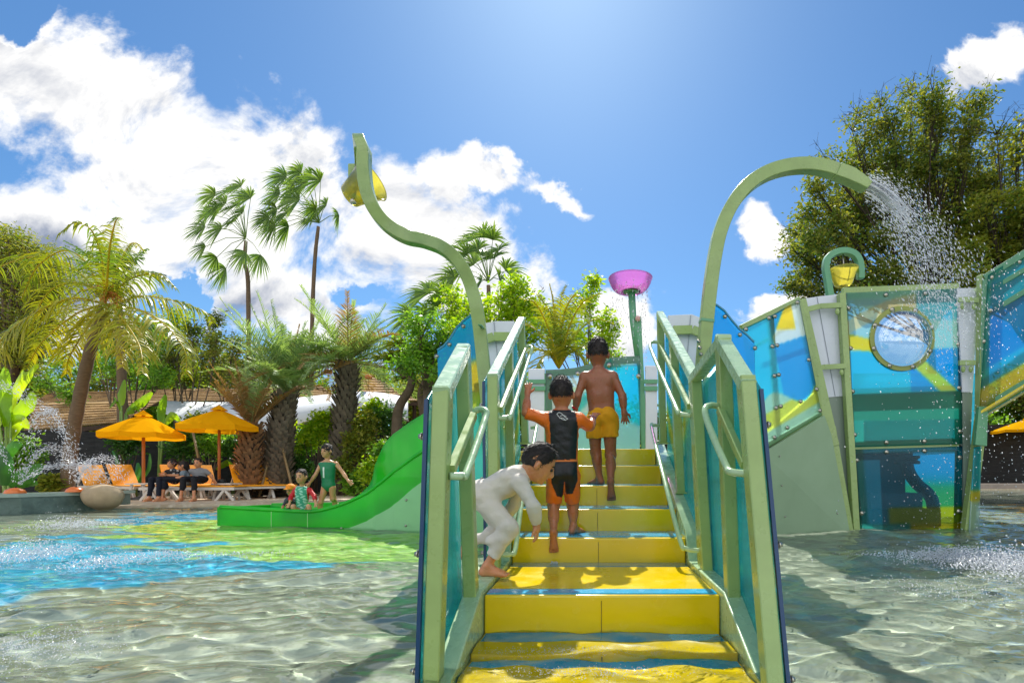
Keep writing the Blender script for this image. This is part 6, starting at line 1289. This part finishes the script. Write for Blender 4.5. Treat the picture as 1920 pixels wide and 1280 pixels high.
# --- crouching boy in white
J = dict(H=P(1011, 868, 2.70), N=P(984, 888, 2.71), Sr=P(975, 905, 2.62), Sl=P(978, 898, 2.82), Er=P(1000, 948, 2.58), Wr=P(1006, 985, 2.64), El=P(965, 945, 2.90), Wl=P(945, 975, 2.94),
         P=P(908, 925, 2.70), Hr=P(904, 934, 2.66), Hl=P(904, 934, 2.76), Kr=P(954, 988, 2.60), Ar=P(914, 0, 2.62), Kl=P(945, 996, 2.76), Al=P(886, 1014, 2.80))
J['Ar'].z = .192+.056
Jn = {k: np.array(v) for k, v in J.items()}
o = human('crouching boy in a white long-sleeved suit reaching for a step', J, .96, SK3, (.80, .12, -.52), hu=(.55, 0, .83), hs=1.04, bulk=1.1, group=KIDS, eyes=True,
      hands={'r': dict(d=(-.02, .1, -1), n=(-1, .2, -.1), curl=.5, spread=.2, t=-1), 'l': dict(d=(0, 0, -1), n=(0, 1, 0))},
      feet={'r': dict(d=(1, -.1, -.02)), 'l': dict(d=(-.2, 0, -1), up=(1, 0, .2))}, hair='low',
      clothes=[('rash_suit', ('torso', 'pelvis', 'neck', 'uarml', 'uarmr', 'farml', 'farmr', 'thighl', 'thighr', 'shinl', 'shinr'), .008, {'shinr': cutat(Jn['Kr'], Jn['Ar'], .72), 'shinl': cutat(Jn['Kl'], Jn['Al'], .9), 'farmr': cutat(Jn['Er'], Jn['Wr'], .88), 'farml': cutat(Jn['El'], Jn['Wl'], .88), 'neck': cutat(Jn['H'], Jn['N'], .6)[:0]+[(Jn['N']+nrm(Jn['N']-Jn['P'])*.004, nrm(Jn['N']-Jn['P']))]}, '#e2ddd4', SOFT, .0024,
                lambda b, J, M, s: (b.rc(J['Kr'], J['Ar'], .040*s, .031*s, .02, '', cutat(J['Kr'], J['Ar'], .72)), b.rc(J['Hr'], J['Kr'], .060*s, .042*s, .02)))])
# --- girl and toddler at the slide end
d = 7.4; zf = .06
J = dict(H=P(612, 845, d-.02), N=P(614, 863, d), Sr=P(602, 870, d), Sl=P(630, 869, d), Er=P(592, 889, d-.02), Wr=P(580, 906, d-.05), El=P(643, 886, d), Wl=P(653, 901, d-.05), P=P(616, 910, d), Hr=P(609, 915, d), Hl=P(623, 915, d), Kr=P(601, 942, d-.03), Ar=P(598, 0, d), Kl=P(624, 935, d+.02), Al=P(632, 948, d+.20))
J['Ar'].z = zf+.055
def g_ext(b, J, M, s): b.rc(J['P']-M[:, 2]*.03*s, J['P']+M[:, 2]*.06*s, .058*s, .062*s, .02)
human('girl in a green swimsuit with a white print, striding at the slide end', J, 1.0, SK4, (-.25, -1, -.1), hs=.98, h=.0075, group=KSL, hair='bun', eyes=True,
      hands={'r': dict(d=(-.6, 0, -1), n=(0, -1, 0)), 'l': dict(d=(.8, 0, -.8), n=(0, -1, 0), spread=.3, t=-1)}, feet={'r': dict(d=(-.2, -1, 0)), 'l': dict(d=(.1, -.2, -1), up=(0, -1, .3))},
      clothes=[('swimsuit', ('torso', 'pelvis'), .007, {'torso': [(np.array(P(614, 867, d)), (0, 0, 1))]}, lambda V_: np.where((np.abs(V_[:, 0:1]-P(611, 0, d).x-.00) < .012) & (V_[:, 2:3] > P(0, 895, d).z) & (V_[:, 2:3] < P(0, 875, d).z) & (V_[:, 1:2] < d), C('#e8efe8')[:3], C('#0b7a4e')[:3]), CLOTH, .001, g_ext)])
d = 7.25
J = dict(H=P(565, 893, d-.03), N=P(566, 913, d), Sr=P(554, 918, d), Sl=P(580, 918, d), Er=P(546, 930, d-.03), Wr=P(543, 943, d-.12), El=P(589, 929, d-.03), Wl=P(592, 942, d-.1), P=P(567, 955, d), Hr=P(560, 960, d), Hl=P(575, 960, d), Kr=P(550, 949, d-.2), Ar=P(549, 972, d-.24), Kl=P(579, 949, d-.2), Al=P(581, 972, d-.24))
def tod_col(V_):
    c = np.repeat(np.array([C('#c8141c')[:3]]), len(V_), 0); x = V_[:, 0]-P(567, 0, d).x; m_ = np.abs(x) < .085+.0*x; q = np.sin(V_[:, 0]*70+np.sin(V_[:, 2]*55)*2)*np.sin(V_[:, 2]*80+1); c[m_ & (q > -.2)] = C('#2f9c7a')[:3]; c[m_ & (q <= -.2)] = C('#9fd8c2')[:3]; return c
human('toddler with red sleeves and a mint print suit sitting at the slide end', J, .86, SK4, (-.05, -1, -.08), hs=1.0, h=.0075, group=KSL, hair='low', eyes=True,
      hands={'r': dict(d=(-.2, -.4, -.8), n=(0, -1, 0)), 'l': dict(d=(.2, -.4, -.8), n=(0, -1, 0), t=-1)}, feet={'r': dict(d=(0, -1, 0)), 'l': dict(d=(0, -1, 0))},
      clothes=[('swimsuit', ('torso', 'pelvis', 'uarml', 'uarmr', 'farml', 'farmr'), .007, {'farml': cutat(J['El'], J['Wl'], .6), 'farmr': cutat(J['Er'], J['Wr'], .6)}, tod_col, CLOTH, .001, None)])
d = 7.75
J = dict(H=P(545, 918, d), N=P(545, 934, d), Sr=P(537, 938, d), Sl=P(553, 938, d), Er=P(531, 948, d-.05), Wr=P(528, 955, d-.15), El=P(560, 948, d), Wl=P(562, 957, d-.1), P=P(545, 958, d+.1), Hr=P(539, 962, d+.1), Hl=P(551, 962, d+.1), Kr=P(537, 956, d-.12), Ar=P(537, 975, d-.12), Kl=P(553, 956, d-.12), Al=P(553, 975, d-.12))
o = human('small child in an orange cap crouching behind the toddler', J, .62, SK3, (-.1, -1, -.25), hs=.82, h=.008, group=KSL, hair='low', eyes=True, clothes=[('swimsuit', ('torso', 'pelvis', 'uarml', 'uarmr'), .007, None, '#2b2f3a', CLOTH, .001, None)])
cb3 = Body(); c_ = np.array(P(545, 915, d)); cb3.el(c_, (.070, .082, .075)); cb3.el(c_+np.array([-.01, -.08, -.012]), (.05, .045, .008)); V_, F_ = cb3.mesh(.007, cuts=[(c_-np.array([0, 0, .02]), (0, 0, -1))]); from_np('cap', V_, F_, mat('orange cap', '#ee8f12', .7), o, smooth=True)
# --- three adults on the lounger
d = 12.55; S = 1.5; zs = .06+.44
def adult(label, px, lean, side, top, pants, hairk, hat=None, hy=865, arms='fold', seed=0, cf=None, dk=0.0, skin=SK3, bulk=1.0):
    D_ = d+dk; x = P(px, 0, D_).x; f = nrm((side, -1, 0)); rt = np.cross(f, (0, 0, 1)); hz = P(0, hy, D_).z; b0 = np.array([x, D_, zs+.10]); H = np.array([x+lean, D_-.06, hz]); N_ = H-np.array([0, -.02, .15]); Sr = N_+rt*.165-np.array([0, 0, .05]); Sl = N_-rt*.165-np.array([0, 0, .05])
    K = lambda q: b0+f*.42+rt*q*.12+np.array([0, 0, .0]); A = lambda q: np.array([K(q)[0], K(q)[1]-.02, .06+.085])+rt*q*.03+f*.03
    if arms == 'fold': Er, El = Sr*.45+b0*.55+rt*.14+f*.05, Sl*.45+b0*.55-rt*.14+f*.05; Wr, Wl = Er+f*.14-rt*.2+np.array([0, 0, .05]), El+f*.16+rt*.18+np.array([0, 0, .02])
    elif arms == 'side': Er = Sr*.5+b0*.5+rt*.10; Wr = b0+f*.15+rt*.1; El = Sl*.45+b0*.55-rt*.2; Wl = b0-rt*.30+np.array([0, 0, .0])
    else: Er, El = Sr*.45+b0*.55+rt*.10, Sl*.45+b0*.55-rt*.12+f*.04; Wr, Wl = Er+f*.22-rt*.05-np.array([0, 0, .08]), El+f*.22+rt*.1-np.array([0, 0, .05])
    J = dict(H=H, N=N_, Sr=Sr, Sl=Sl, Er=Er, El=El, Wr=Wr, Wl=Wl, P=b0, Hr=b0+rt*.08, Hl=b0-rt*.08, Kr=K(1), Kl=K(-1), Ar=A(1), Al=A(-1))
    cl_ = [('shirt', ('torso', 'uarml', 'uarmr'), .014, {'uarml': cutat(Sl, El, .75), 'uarmr': cutat(Sr, Er, .75)}, cf or top, SOFT, .005, None), ('trousers', ('pelvis', 'thighl', 'thighr', 'shinl', 'shinr'), .014, {'shinl': cutat(K(-1), A(-1), pants[1]), 'shinr': cutat(K(1), A(1), pants[1])}, pants[0], SOFT, .004, None)]
    return human(label, J, S, skin, nrm((side*1.2+(.0), -1, 0)), hs=1.12, h=.012, group=ADU, hair=hairk, eyes=True, clothes=cl_, bulk=bulk*.92, headr=(.070, .086, .105))
def floral(V_):
    c = np.repeat(np.array([C('#131318')[:3]]), len(V_), 0); q = np.sin(V_[:, 0]*31)*np.sin(V_[:, 2]*27+1)*np.sin(V_[:, 1]*20+V_[:, 0]*9); c[q > .35] = C('#c9c2b8')[:3]; c[(q < -.55)] = C('#4d5a68')[:3]; return c
o = adult('woman in sunglasses and a black floral shirt with folded arms', 326, .0, -.25, '#131318', ('#0c1226', .9), 'bun', cf=floral, hy=869)
Hh = None
for ch in bpy.data.objects:
    if ch.parent == o and ch.name.startswith('eye') and not ch.name.startswith('eyebrow'): Hh = ch
c0 = P(327, 868, d-.17); m_ = MB(); rx = .075
m_.ball((c0.x-.045, c0.y, c0.z), (.036, .012, .026), 10); m_.ball((c0.x+.035, c0.y-.01, c0.z), (.036, .012, .026), 10); m_.tube([(c0.x-.09, c0.y+.05, c0.z), (c0.x-.045, c0.y, c0.z+.012), (c0.x+.035, c0.y-.01, c0.z+.012), (c0.x+.085, c0.y+.06, c0.z)], .006, 5); m_.build('sunglasses', [mat('dark red lens', '#3a0d10', .1)], o, smooth=True)
adult('woman in a grey shirt with dark tied-back hair, turned to the left', 350, -.05, -1.3, '#7f8c94', ('#0f1220', .55), 'tail', hy=873, arms='lap', dk=-.02)
adult('bald man in a grey shirt leaning on one hand on the lounger', 376, -.02, .1, '#8b8a8c', ('#14151b', .6), 'low', hy=868, arms='side', skin=SK3, bulk=1.08, dk=.02)
# ------------------------------------------------------------------ water in the air: jets, drops, foam
DROP = bpy.data.materials.new('water drops'); DROP.use_nodes = True; N = NT(DROP.node_tree)
g_ = N.n('ShaderNodeBsdfGlossy', None, Color=(1, 1, 1, 1), Roughness=.12); t_ = N.n('ShaderNodeBsdfTransparent', None, Color=(.95, .97, 1, 1)); tl = N.n('ShaderNodeBsdfTranslucent', None, Color=(.95, .96, 1, 1)); df = N.n('ShaderNodeBsdfDiffuse', None, Color=(.9, .93, 1, 1))
a = N.n('ShaderNodeMixShader', None, i0=.5, i1=tl.outputs[0], i2=df.outputs[0]); b = N.n('ShaderNodeMixShader', None, i0=.4, i1=a.outputs[0], i2=g_.outputs[0]); N.n('ShaderNodeOutputMaterial', None, Surface=N.n('ShaderNodeMixShader', None, i0=.25, i1=b.outputs[0], i2=t_.outputs[0]).outputs[0])
def drops(name, label, pts, r, vel=None, stretch=1.0, cat='water spray'):
    """many little stretched octahedra"""
    pts = np.asarray(pts, float); n = len(pts); r = np.broadcast_to(r, n)[:, None]
    ax = np.array([[0, 0, 1.0]]).repeat(n, 0) if vel is None else unit(np.asarray(vel, float)); e = unit(np.cross(ax, [.3, .9, .1])+1e-6); f = np.cross(ax, e)
    V_ = np.stack([pts+ax*r*stretch, pts-ax*r*stretch, pts+e*r, pts-e*r, pts+f*r, pts-f*r], 1).reshape(-1, 3); b = (np.arange(n)*6)[:, None]
    F_ = (b[:, None, :]+np.array([(0, 2, 4), (0, 4, 3), (0, 3, 5), (0, 5, 2), (1, 4, 2), (1, 3, 4), (1, 5, 3), (1, 2, 5)])[None]).reshape(-1, 3)
    o = from_np(name, V_, F_, DROP, smooth=True); tag(o, label, cat, kind='stuff'); return o
def arc(p0, p1, peak, n, g, jit=.02, fall=1.0, grow=0.0):
    """ballistic jet p0 -> p1 rising by peak"""
    t = g.uniform(0, 1, n)**fall; p0, p1 = np.array(p0), np.array(p1); c = p0+(p1-p0)*t[:, None]; c[:, 2] += 4*peak*t*(1-t); j = jit*(1+grow*t)[:, None]; c += g.normal(size=(n, 3))*j
    v = (p1-p0)[None].repeat(n, 0); v[:, 2] += 4*peak*(1-2*t); return c, v
g = np.random.default_rng(11)
# arch spout fall
p0 = np.array(P(1624, 350, 4.25)); n = 7000; t = g.uniform(0, 1, n)**.75; x = p0[0]+.78*t+g.normal(size=n)*(.02+.14*t); z = p0[2]+.03-.25*t-1.05*t*t+g.normal(size=n)*(.035+.15*t); y = p0[1]+g.normal(size=n)*(.03+.15*t)
pt = np.stack([x, y, z], 1); drops('spray', 'white spray pouring from the end of the green arch', pt, .0010+.0030*g.uniform(0, 1, n)**2.5, np.stack([np.full(n, .8), np.zeros(n), -.25-2.1*t], 1), 4.5)
# sheet of water at the lip
m_ = MB(); r_ = random.Random(2)
for k in range(26):
    o_ = Vector((r_.uniform(-.005, .02), r_.uniform(-.04, .04), r_.uniform(-.03, .05))); q = [Vector(p0)+o_+Vector((.36*t*(1+o_.z*3), 0, -.10*t-.22*t*t-abs(o_.y)*t)) for t in np.linspace(0, r_.uniform(.5, 1.0), 6)]; m_.tube(q, [.008, .007, .007, .006, .004, .002], 5, caps=False)
tag(m_.build('water_stream', [DROP], smooth=True), 'stream of water leaving the end of the green arch', 'water stream', kind='stuff')
# fine drops in front of the tower
n = 1900; x = g.uniform(1560, 1960, n); y = g.uniform(470, 1000, n); dd = g.uniform(4.2, 5.9, n); w = np.clip((x-1480)/330, 0, 1)**2*np.clip((y-380)/400, .4, 1); k = g.uniform(0, 1, n) < w
pt = np.array([P(a, b, c) for a, b, c in zip(x[k], y[k], dd[k])]); drops('spray', 'fine drops falling in front of the porthole tower', pt, .0022+.0045*g.uniform(0, 1, len(pt))**2, None, 1.5)
# drips from the bowl
n = 420; a = g.uniform(0, 6.28, n); cb = P(1182, 545, 5.9); rr = .14+.10*g.uniform(0, 1, n); z = cb.z+.05-1.15*g.uniform(0, 1, n)**1.4; pt = np.stack([cb.x+rr*np.cos(np.round(a*2.5)/2.5), cb.y+rr*np.sin(a), z], 1); drops('spray', 'thin drips falling from the magenta bowl', pt, .0045, None, 3.5)
# jets from the orange nozzles
for k, (pa, pb_, pk, n) in enumerate([((35, 908, 9.2), (150, 905, 10.6), .72, 900), ((36, 908, 9.2), (200, 900, 10.2), .35, 900), ((30, 905, 9.1), (-120, 880, 9.0), .9, 600), ((143, 905, 9.85), (230, 900, 11), .5, 700), ((142, 905, 9.85), (40, 890, 9.6), 1.35, 900), ((-200, 880, 9.2), (170, 900, 10.2), 1.75, 1500), ((146, 905, 9.85), (178, 880, 9.9), .2, 300)]):
    c, v = arc(P(*pa), P(*pb_), pk, n, g, .012, .8, 6.5); drops('spray', ('low jet from the left orange nozzle', 'flat jet from the left orange nozzle', 'jet leaving the frame from the left orange nozzle', 'jet from the right orange nozzle', 'high jet thrown left from the right orange nozzle', 'large arc of drops crossing the coconut trunk', 'short spurt above the right orange nozzle')[k], c, .0025+.007*g.uniform(0, 1, n)**2, v, 3.0)
# foam and sparkle where water lands
FOAM = mat('white foam', '#eef4f6', .35, bump=.8, bscale=60)
def foam(label, px, py, rx, ry, n, hmax=.05, r=(.0018, .007)):
    c = P(px, py, .73*933/(py-888)); sx = rx/933*c.y; sy = ry/(py-888)*c.y
    a = g.normal(size=(n, 2))*.5; z = np.abs(g.normal(size=n))*hmax*np.exp(-(a**2).sum(1)*1.2)+.004; pt = np.stack([c.x+a[:, 0]*sx, c.y+a[:, 1]*sy, z], 1)
    m = g.uniform(r[0], r[1], n)*(.6+.4*c.y/4); drops('foam', label, pt, m, g.normal(size=(n, 3)), 1.0, cat='foam')
foam('splash of foam on the blue water at the left edge', 60, 1045, 60, 16, 2400, .08, (.002, .007)); foam('foam on the blue water beside the green patch', 190, 1058, 60, 10, 600, .04, (.002, .008))
foam('foam streak between the blue and green water', 300, 1044, 120, 9, 800, .03, (.002, .007)); foam('small foam streak on the green water', 455, 1040, 80, 6, 300, .02, (.002, .006)); foam('sparkling foam below the planter wall', 165, 985, 60, 8, 700, .05)
foam('churned white water at the right edge under the arch spray', 1900, 1062, 110, 34, 5200, .07, (.002, .010)); foam('line of sparkle running left from the churned water', 1760, 1046, 150, 10, 1600, .03, (.002, .007)); foam('scattered sparkle on the right water', 1790, 1110, 130, 40, 500, .01, (.002, .005))
foam('sparkling drops at the lower left corner of the pool', 60, 1225, 150, 50, 1500, .04, (.0012, .004)); foam('splash at the foot of the planter wall', 120, 985, 50, 6, 500, .10)
foam('sparkle on the lowest yellow step', 1120, 1222, 230, 10, 900, .004, (.001, .0028)); foam('sparkle where the bottom step meets the pool', 1120, 1262, 230, 12, 700, .004, (.001, .003))
# drips from the raised foot
n = 40; pt = np.stack([P(1040, 0, 3.1).x+g.normal(size=n)*.012, np.full(n, 3.1), g.uniform(.17, P(0, 1052, 3.1).z, n)], 1); drops('spray', 'drips falling from the raised foot of the boy in orange', pt, .0022, None, 3.0)
